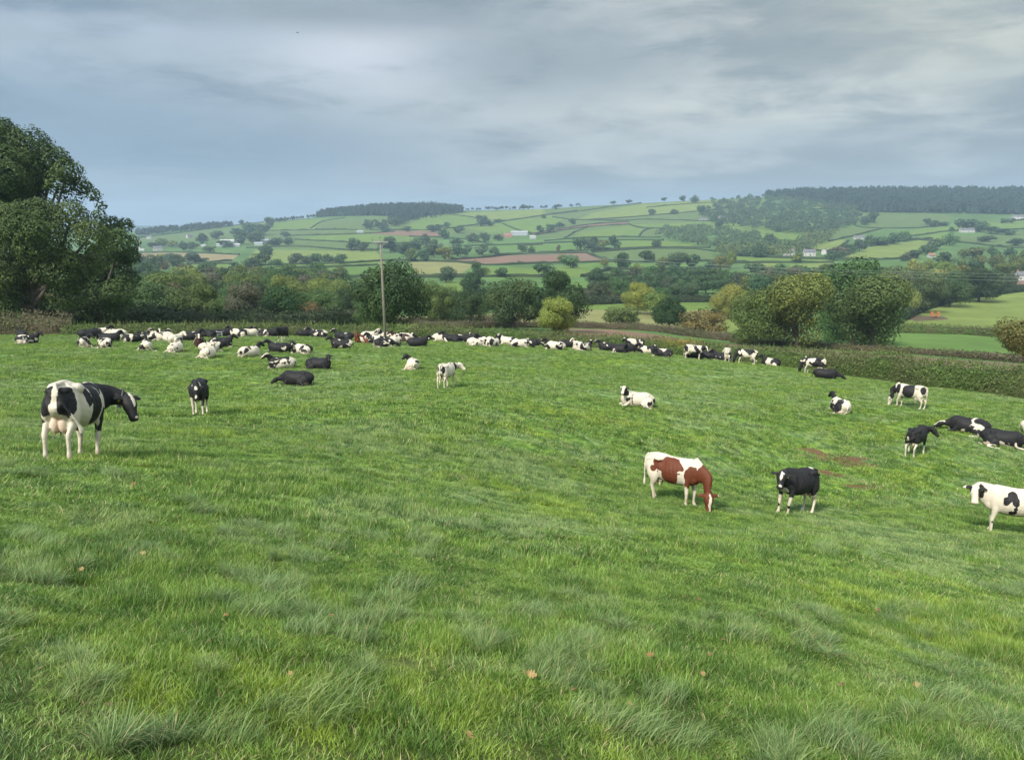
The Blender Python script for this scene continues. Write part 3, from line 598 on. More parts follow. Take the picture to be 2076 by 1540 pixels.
big_tree('oak_tree', 106, 205, 672, [(225,462,26,1),(256,455,16,.7),(240,495,36,1),(262,520,22,1),(258,565,24,1),(215,545,48,1),(235,600,36,1),(190,600,50,1),(170,640,40,1),(225,635,30,.8),(110,630,44,.9)], 30000, .28, (.044, .080, .022), .6, 4, 'dark green oak on the right flank of the big oaks at the left', 23, 9)

NEAR = [ # u, base v, width, height, kind, colour, label
 (300,668,125,95,'round',MG,'dark green tree just right of the three big oaks'), (352,664,85,88,'tall',GB,'half-bare brownish tree left of the yellow-green tree at the left'), (404,668,88,92,'tall',OL,'yellow-green tree behind the standing black cow at the left'),
 (455,664,70,62,'round',MG,'small bluish-green tree left of the bare branching willow'), (498,668,84,96,'tall',GB,'half-bare grey-brown willow with forked pale branches'), (566,666,98,86,'round',DK,'dark round evergreen oak behind the standing black cow near the centre-left'),
 (624,664,60,50,'bush',OR,'low orange-brown shrub leaning right of the dark round evergreen oak'), (655,654,78,68,'round',MG,'mid-green tree behind the orange-brown shrub'), (697,652,52,66,'round',DK,'dark tree between the mid-green tree and the tall oak by the pole'),
 (797,676,136,146,'oak',DK,'large dark oak right behind the utility pole'), (745,668,60,62,'bush',MG,'low green bush at the left foot of the oak by the pole'), (722,660,30,34,'bush',GB,'small grey-brown bush left of the oak by the pole'),
 (884,658,78,88,'oak',OL,'olive tree immediately right of the oak by the pole'), (955,660,74,74,'round',DK,'dark round tree between the olive tree and the pair of big oaks'), (915,658,46,58,'round',MG,'slim green tree between the olive tree and the dark round tree'),
 (960,600,46,46,'round',DK,'dark tree on the slope above the row of round trees'), (965,575,30,44,'tall',HZ,'narrow hazy tree standing above a dark tree in the yellow field'), (905,573,36,32,'round',HZ,'round hazy tree alone on the yellow-brown field'),
 (1040,668,104,106,'oak',(.060,.100,.030),'left one of the pair of large oaks behind the yellow bush'), (1128,672,104,120,'oak',DK,'right one of the pair of large oaks, partly behind the yellow bush'),
 (1128,684,80,82,'tall',(.19,.225,.05),'bright yellow-green bush in the hedge in front of the large oaks'),
 (1293,636,60,62,'round',YL,'bright yellow tree with a dark trunk in the tan field'), (1328,640,50,50,'round',YG,'yellow-olive tree touching the bright yellow tree'), (1357,670,68,68,'oak',DK,'dark green tree with a bare stem left of the orange tree'),
 (1261,662,62,42,'bush',OL,'rounded olive bush alone in the tan field'), (1426,680,74,52,'bush',OR,'orange-brown tree at the edge of the tan field'), (1476,646,64,70,'round',YL,'yellow tree at the left of the big group of trees'), (1462,640,30,56,'tall',MG,'slim green tree at the left side of the yellow tree'),
 (1530,700,108,112,'low',(.085, .135, .034),'green tree forming the left end of the big group'), (1615,706,140,150,'low',(.118, .150, .038),'large olive-yellow oak at the front of the big group'), (1728,698,176,172,'low',(.052, .092, .026),'dark green oak at the back of the big group, the highest there'),
 (1768,710,146,150,'low',(.078, .115, .032),'large olive oak with an ivy-dark trunk at the right of the big group'), (1830,640,50,66,'round',YL,'yellow crown showing behind the right shoulder of the big group'), (1690,700,60,70,'bush',MG,'bushy undergrowth between the two front oaks of the big group'),
 (1872,634,80,78,'oak',(.078, .105, .036),'dark olive tree right of the big group'), (1925,622,80,70,'oak',(.062, .096, .034),'dark tree between the dark olive tree and the wide oak below the wires'), (1984,612,90,72,'oak',DK,'wide dark oak by the brown field at the right'), (2050,585,26,34,'tall',GB,'small bare tree on the brown field at the right edge'),
 (1503,640,30,44,'round',GB,'brown tree between the yellow tree and the big group'),
]
for q in NEAR: q = (q[0], q[1], q[2] * 1.14, q[3] * 1.06, *q[4:]); tree(*q, name='tree' if 'bush' not in q[6] and 'shrub' not in q[6] else 'bush', cat='bush' if ('bush' in q[6] or 'shrub' in q[6]) else 'tree')
# an oak branching in from the right edge, nearer than the rest
P_ = (a_of(2128, 735) * 66, 66, float(ground_z(a_of(2128, 735) * 66, 66)))
tree(0, 0, 185, 150, 'oak', (.135, .130, .035), 'orange-tinged oak leaning into the picture at the right edge', pos=P_, cat='tree', var=1)
# listed single trees of the hillside: u, base v, width, height, colour
FAR = [(718,508,26,24,HZ),(738,510,20,18,HZ),(792,512,40,30,HZ),(822,520,30,28,HZ),(845,508,26,26,HZ),(862,500,20,24,HZ),(858,530,24,24,HZ),(880,522,36,34,HZ),(834,530,22,26,OL),(902,528,28,26,YG),(928,520,26,26,HZ),(948,518,18,20,HZ),(977,517,28,20,HZ),(1002,517,20,16,HZ),(1018,562,24,20,HZ),(984,560,18,18,YG),
 (1059,513,18,18,HZ),(1077,515,16,16,HZ),(1132,511,8,14,GB),(1176,507,28,24,HZ),(1200,507,30,26,HZ),(1220,507,22,20,YG),(1245,505,26,26,HZ),(1331,502,18,16,HZ),(1157,543,36,26,MG),(1263,546,30,32,DK),(1312,532,32,24,DK),(1225,540,22,16,YG),(1140,530,20,14,YG),(1102,562,42,26,HZ),(1345,546,26,24,OL),(1375,544,40,30,HZ),(1405,544,30,26,HZ),(1290,556,24,20,YG),
 (1321,436,15,12,HZ),(1367,434,15,9,HZ),(1384,408,12,11,HZ),(1408,411,17,14,HZ),(1443,404,6,4,HZ),(1422,436,16,18,HZ),(1458,460,18,16,HZ),(1115,472,18,16,HZ),(1095,472,16,14,HZ),(1135,463,18,12,HZ),(1160,455,14,12,HZ),(1102,443,10,6,HZ),(1127,424,9,9,HZ),(1275,412,14,7,HZ),(1243,414,12,6,HZ),(1347,407,12,6,HZ),(1061,424,10,9,HZ),
 (975,458,24,20,HZ),(990,458,22,12,HZ),(1010,452,14,8,HZ),(888,467,22,12,HZ),(905,461,14,10,HZ),(875,470,20,14,HZ),(930,472,24,14,HZ),(800,458,22,18,HZ),(815,454,14,10,HZ),(746,464,20,14,HZ),(768,462,14,10,HZ),(780,470,26,10,HZ),(825,469,18,10,HZ),(900,485,22,20,HZ),(958,492,22,18,HZ),(982,490,22,18,HZ),(925,497,28,14,HZ),(1010,488,20,12,HZ),
 (545,462,18,20,HZ),(490,455,10,9,HZ),(530,478,30,22,HZ),(480,478,26,14,HZ),(505,476,24,24,HZ),(440,484,24,16,HZ),(410,496,22,22,HZ),(390,505,22,14,HZ),(372,508,20,18,HZ),(330,500,28,16,YG),(312,506,22,14,HZ),(350,502,18,14,YG),(455,502,30,14,HZ),(490,496,28,26,HZ),(520,494,30,24,HZ),(560,500,28,18,HZ),(585,496,22,14,HZ),(578,480,18,10,HZ),(540,514,26,20,HZ),(540,528,22,28,HZ),(425,510,30,10,OL),(350,530,30,16,HZ),(330,528,26,12,YL),(395,534,44,20,HZ),(360,546,26,28,HZ),(310,552,40,34,HZ),(335,548,22,18,OR),(302,560,36,26,HZ),(290,540,26,22,HZ),(416,552,30,18,HZ),(425,544,26,12,MG),(510,546,30,22,HZ),(530,542,34,26,HZ),(478,546,24,14,HZ),(560,542,30,16,HZ),(600,536,30,22,HZ),(622,538,26,18,HZ),(640,534,28,20,HZ),(665,534,30,18,HZ),(690,536,26,20,HZ),
 (1770,452,22,20,HZ),(1752,456,20,16,HZ),(1880,456,14,12,HZ),(1893,460,20,12,HZ),(1912,458,22,8,HZ),(1788,498,30,18,MG),(1812,495,30,22,MG),(1834,490,22,20,MG),(1765,498,30,20,MG),(1742,510,28,24,HZ),(1720,514,26,18,HZ),(1700,520,40,18,GB),(1692,528,36,18,HZ),(1616,533,24,20,YG),(1563,520,22,18,YG),(1538,522,34,26,HZ),(1512,520,20,14,HZ),(1560,500,22,26,HZ),(1575,470,22,14,HZ),(1930,488,22,10,HZ),(1960,468,40,22,HZ),(1985,470,30,20,HZ),(2010,474,30,14,HZ),(2040,476,36,12,HZ),(1929,472,10,12,HZ),(2000,490,32,12,HZ),(2060,498,32,14,HZ),(1900,506,26,22,MG),(1925,498,28,24,MG),(1880,516,30,18,MG),(1855,524,30,16,HZ),(1835,530,22,14,GB),(2035,452,14,8,HZ),(2052,452,12,9,HZ),
 (1460,548,26,30,YG),(1480,545,22,34,YG),(1440,546,22,16,HZ),(1530,552,40,18,HZ),(1580,556,40,20,MG),(1620,552,36,14,MG),(1650,560,40,16,HZ)]
for i, (u, v, w_, h, c) in enumerate(FAR):
    b0 = 'left of the pole' if u < 700 else 'above the pair of large oaks' if u < 1150 else 'above the tan field' if u < 1500 else 'above the big group of trees' if u < 1800 else 'below the right-hand wood'
    b = where(u, v)
    what = {'HZ': 'hazy green', 'OL': 'olive', 'YG': 'pale yellow-green', 'YL': 'yellow', 'MG': 'mid-green', 'DK': 'dark green', 'GB': 'brownish', 'OR': 'orange-brown'}[[k for k in ('DK', 'MG', 'OL', 'YG', 'YL', 'OR', 'GB', 'HZ') if globals()[k] is c][0]]
    tree(u, v, w_ * 1.12, h * 1.1, ('round', 'oak', 'low', 'low', 'tall')[(i * 7) % 5], c, '%s tree %s' % (what, b), group='%s trees %s' % (what, b))
def grove(poly, n, hr, cols, label, group, seed, kinds=('round', 'oak', 'low', 'tall'), wr=(.95, 1.4)):
    """trees of a belt: the outline gives where their feet stand; heights in metres"""
    rng = np.random.default_rng(seed); us = [p[0] for p in poly]; vs = [p[1] for p in poly]; pts = []
    best = []
    while len(pts) < n:
        c = [(rng.uniform(min(us), max(us)), rng.uniform(min(vs), max(vs))) for _ in range(14)]
        c = [q for q in c if inside(np.array([q[0]]), np.array([q[1]]), poly)[0]]
        if not c: continue
        if pts: c.sort(key=lambda q: -min(((q[0] - p[0]) / 2.2) ** 2 + (q[1] - p[1]) ** 2 for p in pts))
        pts.append(c[0])
    for i, (u, v) in enumerate(pts):
        P = far_P(u, v); h = rng.uniform(*hr) * 1.12; col = cols[rng.integers(len(cols))]
        tree(u, v, h * rng.uniform(*wr) * 1600 / P[1], h * 1600 / P[1], kinds[rng.integers(len(kinds))], col, label + ', ' + where2(u, v), group=group)
grove([(270,640),(690,640),(700,600),(560,590),(280,600)], 24, (9, 13), [MG, MG, DK, OL, GB, YG], 'tree crowded behind the left half of the herd', 'trees of the wood behind the left half of the herd', 31)
grove([(285,598),(700,592),(720,575),(600,566),(285,570)], 26, (9, 14), [HZ, HZ, MG, OL, YG, GB], 'hazy tree along the valley floor', 'trees on the valley floor at the left', 32)
grove([(640,625),(740,625),(735,600),(660,595)], 6, (9, 12), [DK, MG, OL], 'green tree beside the oak by the pole', 'trees left of the oak by the pole', 33)
grove([(1185,590),(1330,602),(1560,592),(1560,572),(1380,566),(1190,572)], 30, (8, 12), [HZ, HZ, MG, (.055, .075, .040)], 'hazy tree in the belt above the embankment', 'tree belt above the embankment', 34)
grove([(1185,606),(1290,618),(1390,622),(1410,608),(1200,596)], 9, (7, 10), [MG, HZ, (.05, .07, .03)], 'bushy tree on the embankment', 'trees on the embankment', 35)
grove([(1480,612),(1600,600),(1900,598),(1900,572),(1700,560),(1480,590)], 20, (9, 13), [MG, HZ, OL, GB], 'tree crowded behind the big group', 'trees behind the big group', 36)
grove([(1840,592),(2130,560),(2130,520),(2000,512),(1850,545)], 26, (9, 14), [HZ, MG, YG, YL, OL, OL], 'autumn tree above the bright right-hand field', 'autumn trees above the bright field at the right', 37)

# woods that read as one mass
def wood(name, poly, n, hr, conifer, col, label, seed, rx=(.26, .42)):
    rng = np.random.default_rng(seed); us = [p[0] for p in poly]; vs = [p[1] for p in poly]
    u = rng.uniform(min(us), max(us), n * 8); v = rng.uniform(min(vs), max(vs), n * 8); k = inside(u, v, poly); u, v = u[k][:n], v[k][:n]; n = len(u)
    a = a_of(u, v); D = far_D(a, v); D = np.minimum(D, DR) ; P = np.stack([a * D, D, far_z(a, D)], 1); h = rng.uniform(*hr, n); cf = rng.random(n) < conifer; r = h * np.where(cf, rng.uniform(.16, .24, n), rng.uniform(*rx, n))
    lv = 5; m_ = 7; th = np.arange(m_) * 2 * math.pi / m_; V = np.zeros((n, lv, m_, 3))
    pc = [(.08, .85), (.25, 1.0), (.5, .66), (.78, .3), (1.0, .03)]; pr = [(.06, .55), (.32, .98), (.62, 1.0), (.86, .66), (1.0, .12)]
    for i in range(lv):
        zf = np.where(cf, pc[i][0], pr[i][0]); rf = np.where(cf, pc[i][1], pr[i][1]); j = rng.uniform(.72, 1.28, (n, m_))
        V[:, i, :, 0] = P[:, 0:1] + np.cos(th) * (r * rf)[:, None] * j; V[:, i, :, 1] = P[:, 1:2] + np.sin(th) * (r * rf)[:, None] * j; V[:, i, :, 2] = P[:, 2:3] + (h * zf)[:, None] * (1 + rng.normal(0, .035, (n, m_)))
    b = (np.arange(n) * lv * m_)[:, None]; q = np.arange(m_); Q = np.concatenate([b + (i * m_) + 0 * b for i in range(0)]) if False else None
    Fs = []
    for i in range(lv - 1):
        f = np.stack([i * m_ + q, i * m_ + (q + 1) % m_, (i + 1) * m_ + (q + 1) % m_, (i + 1) * m_ + q], 1); Fs.append((b[:, :, None] + f[None]).reshape(-1, 4))
    F = np.concatenate(Fs); V = V.reshape(-1, 3); tr_ = rng.random(n); lo_ = np.where(cf, .3, rng.random(n)); kf = cf[F[:, 0] // (lv * m_)]; F = F[kf]
    rn, lb = np.repeat(tr_, lv * m_), np.repeat(lo_, lv * m_)
    br = np.where(~cf)[0]          # broadleaf crowns: leaf sprays over lumpy domes
    if len(br):
        q = 80; ti = np.repeat(br, q); d = rng.normal(size=(len(ti), 3)); d[:, 2] = np.abs(d[:, 2]) * .9 + d[:, 2] * .1; d /= np.linalg.norm(d, axis=1)[:, None]
        rad = 1 + .25 * fbm(d[:, 0] * 2.4 + ti * 3, d[:, 1] * 2.4 + d[:, 2] * 2, 2, seed); C = P[ti] + d * np.stack([r[ti] * rad, r[ti] * rad, h[ti] * .55 * rad], 1) + np.stack([0 * h[ti], 0 * h[ti], h[ti] * .42], 1)
        CV, CF = cards(C, d + rng.normal(0, .3, d.shape), 1.0, rng); CV = C.repeat(4, 0) + (CV - C.repeat(4, 0)) * (h[ti] * .20).repeat(4)[:, None]
        F = np.vstack([F, CF + len(V)]); V = np.vstack([V, CV]); rn = np.concatenate([rn, np.repeat(np.clip(tr_[ti] * .5 + .5 * rng.random(len(ti)), 0, 1), 4)]); lb = np.concatenate([lb, np.repeat(lo_[ti], 4)])
    me = mesh_np(name, V, F, (M_LEAF,), False); attr_f(me, 'rnd', rn); attr_f(me, 'lob', lb)
    o = link(name, me); o.color = (*col, 1); return tag(o, label, 'wood', kind='stuff')
wood('woodland', [(640,441),(660,434),(700,430),(760,424),(860,421),(930,427),(940,431),(860,438),(840,444),(815,449),(790,452),(800,446),(830,438),(700,438)], 2600, (13, 21), .8, (.022, .046, .026), 'dark conifer wood along the top of the hill left of centre', 51)
wood('woodland', [(1548,399),(1600,393),(1800,390),(2300,390),(2300,436),(2100,436),(1900,432),(1750,431),(1720,420),(1600,402)], 9000, (13, 22), .72, (.020, .044, .026), 'broad dark conifer wood on the hilltop at the right', 52)
wood('woodland', [(1440,412),(1500,403),(1540,400),(1600,404),(1640,410),(1720,420),(1750,432),(1730,458),(1690,470),(1640,478),(1560,470),(1450,456),(1425,440)], 850, (8, 15), .06, (.055, .092, .042), 'mixed broadleaf wood spilling down the slope below the right-hand wood', 53, (.4, .6))
wood('woodland', [(1330,480),(1345,464),(1440,462),(1540,478),(1540,492),(1600,498),(1650,492),(1650,510),(1520,512),(1430,502),(1350,488)], 330, (8, 12), .05, (.070, .115, .045), 'strip of mixed trees in the middle of the hillside right of centre', 54, (.45, .65))
wood('woodland', [(1640,478),(1700,470),(1660,500),(1600,520),(1450,520),(1460,505),(1600,505)], 240, (7, 12), .05, (.095, .130, .045), 'broken trees round the white houses on the hillside', 55, (.45, .65))
wood('woodland', [(275,474),(330,468),(430,459),(470,457),(470,461),(380,470),(280,480)], 260, (11, 17), .2, (.026, .048, .026), 'dark line of trees on the skyline right of the big oaks', 56)
wood('woodland', [(545,451),(640,442),(660,436),(660,440),(560,452)], 70, (9, 13), .2, (.030, .052, .028), 'line of trees on the skyline running up to the hilltop wood', 57)
wood('woodland', [(940,426),(1000,424),(1180,419),(1180,421),(1000,427),(940,429)], 70, (7, 12), .1, (.034, .052, .034), 'thin broken tree line on the skyline above the centre', 58)
wood('woodland', [(740,452),(800,450),(840,446),(920,433),(930,436),(850,448),(800,462),(745,468)], 90, (8, 12), .05, (.044, .068, .036), 'ribbon of trees between hill fields below the hilltop wood', 59)

# hedges
def m_hedge(name, a, b, c):
    m = bpy.data.materials.new(name); m.use_nodes = True; t = NT(m.node_tree); p = POS(t)
    n = t.noise(p, .22, 3, .6); f = t.noise(p, 2.2, 4, .7); r = t.attr('rnd')
    col = t.mix(t.ss(n, .40, .62), a, b); col = t.mix(t.ss(f, .5, .75), col, c); col = t.mix(t.ss(r, 0, 1), t.vmath('SCALE', col, scale=.6), t.vmath('SCALE', col, scale=1.4))
    yel = t.math('MULTIPLY', t.attr('yellow'), t.ss(f, .35, .6)); col = t.mix(yel, col, (.26, .19, .03))
    bs = t.n('ShaderNodeBsdfPrincipled'); t.set(bs.inputs['Base Color'], col); bs.inputs['Roughness'].default_value = .8; bs.inputs['Specular IOR Level'].default_value = .15
    t.set(t.n('ShaderNodeOutputMaterial').inputs[0], bs.outputs[0]); return m
M_HEDGE = m_hedge('hedge_leaves', (.075, .118, .032), (.090, .105, .042), (.150, .195, .052))
M_HEDGE2 = m_hedge('brown_hedge', (.085, .085, .042), (.110, .090, .058), (.085, .110, .038))
M_HEDGEF = m_hedge('far_hedge', (.030, .048, .020), (.038, .052, .025), (.036, .058, .022))
def hedge(P, w_, h, label, mat, step, leaves=0, lsize=.14, seed=1, name='hedge', group=None, yellow=None, twigs=0):
    """P: n x 3 path on the land; w_, h: width and height (number or one per path point)"""
    P = np.asarray(P, float); d = np.concatenate([[0], np.cumsum(np.linalg.norm(np.diff(P[:, :2], axis=0), axis=1))]); m_ = max(4, int(d[-1] / step))
    s = np.linspace(0, d[-1], m_); X_ = I(s, d, P[:, 0]); Y_ = I(s, d, P[:, 1]); Z_ = I(s, d, P[:, 2]); H = I(s, d, np.broadcast_to(h, (len(P),))); Wd = I(s, d, np.broadcast_to(w_, (len(P),)))
    H = H * (1 + .13 * fbm(s / 5, s * 0, 3, seed)) if leaves else H * (1 + .2 * fbm(s / 9, s * 0, 3, seed) + 1.1 * np.clip(vnoise(s / 14, s * 0, seed + 4) - .35, 0, 1)); T = np.stack([np.gradient(X_), np.gradient(Y_)], 1); T /= np.linalg.norm(T, axis=1)[:, None]; S = np.stack([T[:, 1], -T[:, 0]], 1)
    prof = [(-.50, -.12), (-.52, .25), (-.47, .62), (-.33, .90), (0, 1.0), (.33, .90), (.47, .62), (.52, .25), (.50, -.12)]; k = len(prof); V = np.zeros((m_, k, 3))
    sh = 1.0 if not leaves else .86
    for j, (px, pz) in enumerate(prof):
        q = px * Wd * sh * (1 + .16 * fbm(s / 1.7, s * 0 + j * 3.3, 3, seed + 3)); V[:, j, 0] = X_ + S[:, 0] * q; V[:, j, 1] = Y_ + S[:, 1] * q; V[:, j, 2] = Z_ + H * pz * (sh if pz > .3 else 1) * (1 + .07 * fbm(s / 1.1, s * 0 + j * 2.1, 2, seed + 9))
    i3 = np.arange(m_ * k).reshape(m_, k); F = np.stack([i3[:-1, :-1], i3[:-1, 1:], i3[1:, 1:], i3[1:, :-1]], -1).reshape(-1, 4)
    V = V.reshape(-1, 3); caps = [np.array([np.arange(k), (m_ - 1) * k + np.arange(k)[::-1]])]; rn = np.full(len(V), .15 if leaves else .5); rng = np.random.default_rng(seed)
    if leaves:
        n = int(leaves * d[-1]); ss_ = rng.random(n) * d[-1]; th = rng.uniform(-.15, math.pi + .15, n); hh = I(ss_, s, H); ww = I(ss_, s, Wd) / 2
        tx = I(ss_, s, S[:, 0]); ty = I(ss_, s, S[:, 1]); e = .7; cx, cz = np.cos(th), np.sin(th); cx2 = np.sign(cx) * np.abs(cx) ** e; cz2 = np.sign(cz) * np.abs(cz) ** e
        bump = 1 + .12 * fbm(ss_ / 1.2, th * 2, 3, seed + 5) + .07 * rng.normal(size=n)
        C = np.stack([I(ss_, s, X_) + tx * cx2 * ww * bump, I(ss_, s, Y_) + ty * cx2 * ww * bump, I(ss_, s, Z_) + np.maximum(cz2, -.05) * hh * bump], 1)
        N = np.stack([tx * cx, ty * cx, cz + .2], 1) + rng.normal(0, .5, (n, 3)); LV, LF = cards(C, N, lsize, rng)
        F = np.vstack([F, LF + len(V)]); V = np.vstack([V, LV]); rn = np.concatenate([rn, np.repeat(rng.random(n), 4)])
        if twigs:
            n = int(twigs * d[-1]); ss_ = rng.random(n) * d[-1]; L_ = rng.uniform(.15, .7, n) ** 1.0; b = np.stack([I(ss_, s, X_) + rng.normal(0, .3, n), I(ss_, s, Y_) + rng.normal(0, .3, n), I(ss_, s, Z_) + I(ss_, s, H) * .93], 1)
            tp = b + np.stack([rng.normal(0, .12, n), rng.normal(0, .12, n), L_], 1); ww = .03; dx_ = np.array([ww, 0, 0]); TV = np.stack([b - dx_, b + dx_, tp + dx_ * .3, tp - dx_ * .3], 1).reshape(-1, 3)
            F = np.vstack([F, np.arange(4 * n).reshape(n, 4) + len(V)]); V = np.vstack([V, TV]); rn = np.concatenate([rn, np.repeat(rng.uniform(.3, .9, n), 4)])
    me = mesh_np(name, V, [F] + caps, (mat,), not leaves); attr_f(me, 'rnd', rn); attr_f(me, 'yellow', np.zeros(len(V)) if yellow is None else yellow(V))
    return tag(link(name, me), label, 'hedge', group)
def path_world(us, off, f=edge_D):
    out = []
    for u in us: a = (u - 1038) / 1610; D = float(f(a)) + off; out.append((a * D, D, float(ground_z(a * D, D))))
    return out
us = list(range(-380, 150, 40)); hedge(path_world(us, 2.0), 2.2, 2.3, 'clipped brown-green hedge end under the big oaks at the left', M_HEDGE2, .5, 260, .16, 3, twigs=3)
us = list(range(118, 2480, 30)); pth = path_world(us, 1.6)
hh = I(us, [118, 300, 600, 900, 1100, 1300, 1500, 1600, 1700, 1900, 2076, 2480], [1.0, 1.2, 1.3, 1.5, 1.7, 1.85, 1.85, 2.05, 2.3, 2.35, 2.3, 2.3])
def yel(V): uu = 1038 + 1610 * V[:, 0] / V[:, 1]; return np.clip(1 - np.abs(uu - 1385) / 60, 0, 1) * np.clip((V[:, 2] - (-10.8)) / .8, 0, 1)
hedge(pth, 2.2, hh, 'long leafy green and brown hedge along the far edge of the pasture', M_HEDGE, .4, 620, .12, 4, yellow=yel, twigs=12)
def H(pts, w_, h, label, mat=None, step=None, leaves=0, ls=.2, group='thin dark hedges dividing the far fields', name='hedge', k=5):
    pts = np.array(pts, float); q = spline(np.column_stack([pts, np.zeros(len(pts))]), k)[:, :2]; P = far_P(q[:, 0], q[:, 1]); D = P[:, 1].mean()
    return hedge(P, w_, h, label, mat or M_HEDGEF, step or max(1.2, D / 130), leaves, ls, int(abs(pts[0][0] * 7 + pts[0][1])) % 997, name=name, group=group)
H([(110,674),(250,671),(400,671),(560,670),(700,668)], 5, 3.4, 'dark scrubby hedge at the foot of the trees behind the left half of the herd', M_HEDGEF, .8, 130, .35, None)
H([(1480,694),(1600,702),(1700,709),(1800,715),(1900,721),(2000,729),(2100,738),(2300,756)], 2.0, 1.15, 'upper brown hedge at the foot of the big group of trees', M_HEDGE2, .8, 110, .22, None)
H([(1150,664),(1240,667),(1330,672),(1400,682),(1490,692)], 2.2, 1.7, 'dark brown hedge below the tan field at the centre-right', M_HEDGE2, .8, 110, .22, None)
H([(850,664),(940,665),(1060,664),(1150,666)], 2.0, 1.6, 'dark hedge in front of the pair of large oaks', M_HEDGE2, .8, 90, .22, None)
H([(640,655),(760,656),(850,656),(960,654),(1050,653)], 2.2, 1.7, 'low dark hedge crossing behind the utility pole', M_HEDGE2, 1, 70, .25, None)
H([(1820,674),(1900,676),(1960,678),(2040,684),(2110,688)], 3.5, 2.6, 'thick green hedge between the two right-hand fields', M_HEDGE, 1, 120, .3, None)
H([(1800,660),(1840,640),(1880,624),(1950,607),(2010,598),(2076,590),(2250,575)], 6, 4.0, 'tall dark hedge curving along the top of the bright field at the right', M_HEDGEF, 2, 60, .5, None)
H([(1160,618),(1275,614),(1370,612),(1460,612)], 8, 3.6, 'dark scrub along the foot of the embankment', M_HEDGEF, 3, 30, .7, None)
H([(1165,606),(1230,604),(1290,606)], 7, 4.2, 'dark grassy bank of the embankment right of the large oaks', M_HEDGE2, 3, 30, .7, None)
HL = [[(275,483),(360,473),(430,463),(535,450)],[(535,468),(610,467),(700,465)],[(580,478),(640,477),(735,474),(800,470)],[(600,486),(700,491),(760,494),(880,493)],[(630,463),(655,449),(700,442)],[(500,503),(610,500),(700,507),(765,508)],[(285,527),(400,532),(470,529)],[(285,513),(380,512),(485,517)],
 [(465,545),(550,538),(700,534),(780,529),(860,530),(960,533)],[(580,544),(640,543),(720,540),(765,538)],[(640,563),(740,562),(830,562),(900,563),(1050,561),(1150,563)],[(385,553),(470,548),(530,546)],
 [(700,438),(830,437),(860,438)],[(640,465),(725,466)],[(830,480),(885,481),(960,487)],[(750,467),(890,467),(900,470)],[(800,452),(850,440),(900,432)],[(890,432),(960,441),(990,447)],[(900,464),(940,459),(1010,450),(1100,437),(1170,427)],[(940,499),(1010,497),(1100,494),(1165,491)],[(1005,517),(1100,513),(1190,508)],
 [(915,527),(990,522),(1050,516),(1190,513)],[(930,532),(990,538),(1080,535),(1215,532)],[(1190,513),(1215,523),(1247,531)],[(1160,447),(1240,443),(1320,437),(1420,428),(1470,422)],[(1310,421),(1400,413),(1490,409)],[(1180,446),(1260,448),(1310,445),(1420,448),(1500,450)],[(1100,437),(1180,428),(1240,419),(1300,412)],
 [(1075,475),(1130,465),(1200,455),(1275,450)],[(1085,477),(1175,462),(1275,455)],[(1145,484),(1165,471),(1190,461)],[(1275,455),(1300,462),(1345,463)],[(1295,480),(1305,468),(1322,463)],[(1105,489),(1150,485),(1240,481),(1340,482)],[(1170,492),(1270,487),(1345,488)],[(1050,498),(1100,496)],[(1200,512),(1300,505),(1400,505),(1450,510)],
 [(1200,508),(1320,502),(1440,503)],[(1050,535),(1130,534),(1215,532)],[(1120,440),(1165,447)],[(1215,531),(1300,532),(1450,530),(1520,533)],[(1450,458),(1540,484),(1630,490)],[(1735,448),(1745,461),(1850,463),(1920,456)],[(1680,490),(1740,476),(1790,463)],[(1620,503),(1680,510),(1720,489)],[(1700,524),(1740,527),(1850,521),(1890,485)],
 [(1840,480),(1880,475),(1925,469),(2040,466),(2100,463)],[(1845,484),(1880,488),(1960,493),(2040,502),(2100,504)],[(1765,500),(1820,490),(1890,484)],[(1480,518),(1600,524),(1690,526)],[(1480,534),(1600,533),(1690,533)],[(1605,550),(1655,548),(1690,540)],[(1520,549),(1565,549)],[(2005,584),(2076,583),(2200,582)],[(2030,452),(2076,446),(2140,440)],
 [(700,585),(740,586)],[(880,600),(960,601),(1000,598)],[(1165,592),(1215,590)],[(1180,562),(1240,548),(1330,547),(1450,545)],[(1560,402),(1600,403)],[(1640,424),(1720,424)],[(380,536),(470,535)],[(1445,640),(1470,640)],[(600,625),(660,628),(730,628)],[(1020,454),(1060,470),(1080,474)],[(960,487),(1000,497)],[(770,494),(765,508)]]
for q in HL: mid_ = q[len(q) // 2]; wd = 'long' if abs(q[-1][0] - q[0][0]) > 150 else 'short' if abs(q[-1][0] - q[0][0]) < 60 else 'thin'; w3 = where(*mid_); H(q, 3.2, 2.3, '%s dark hedge between fields %s' % (wd, w3), group='%s dark hedges %s' % (wd, w3))

# trees and hedges that would share a label are told apart by their order
ORD = 'first second third fourth fifth sixth seventh eighth ninth tenth eleventh twelfth thirteenth fourteenth fifteenth'.split()
same = {}
for o in COL.objects:
    if o.parent is None and o.get('category') in ('tree', 'hedge') and o.get('group'): same.setdefault(o['label'], []).append(o)
for lab, os_ in same.items():
    if len(os_) < 2 or len(os_) > 15: continue
    def key(o):
        if o.type == 'MESH' and o['category'] == 'hedge': c = o.data.vertices[len(o.data.vertices) // 2].co; return c.y
        return o.location.x / o.location.y
    os_.sort(key=key)
    for i, o in enumerate(os_):
        nl = lab + (', %s from below' if o['category'] == 'hedge' else ', %s from left') % ORD[i]
        if len(nl.split()) <= 16: o['label'] = nl
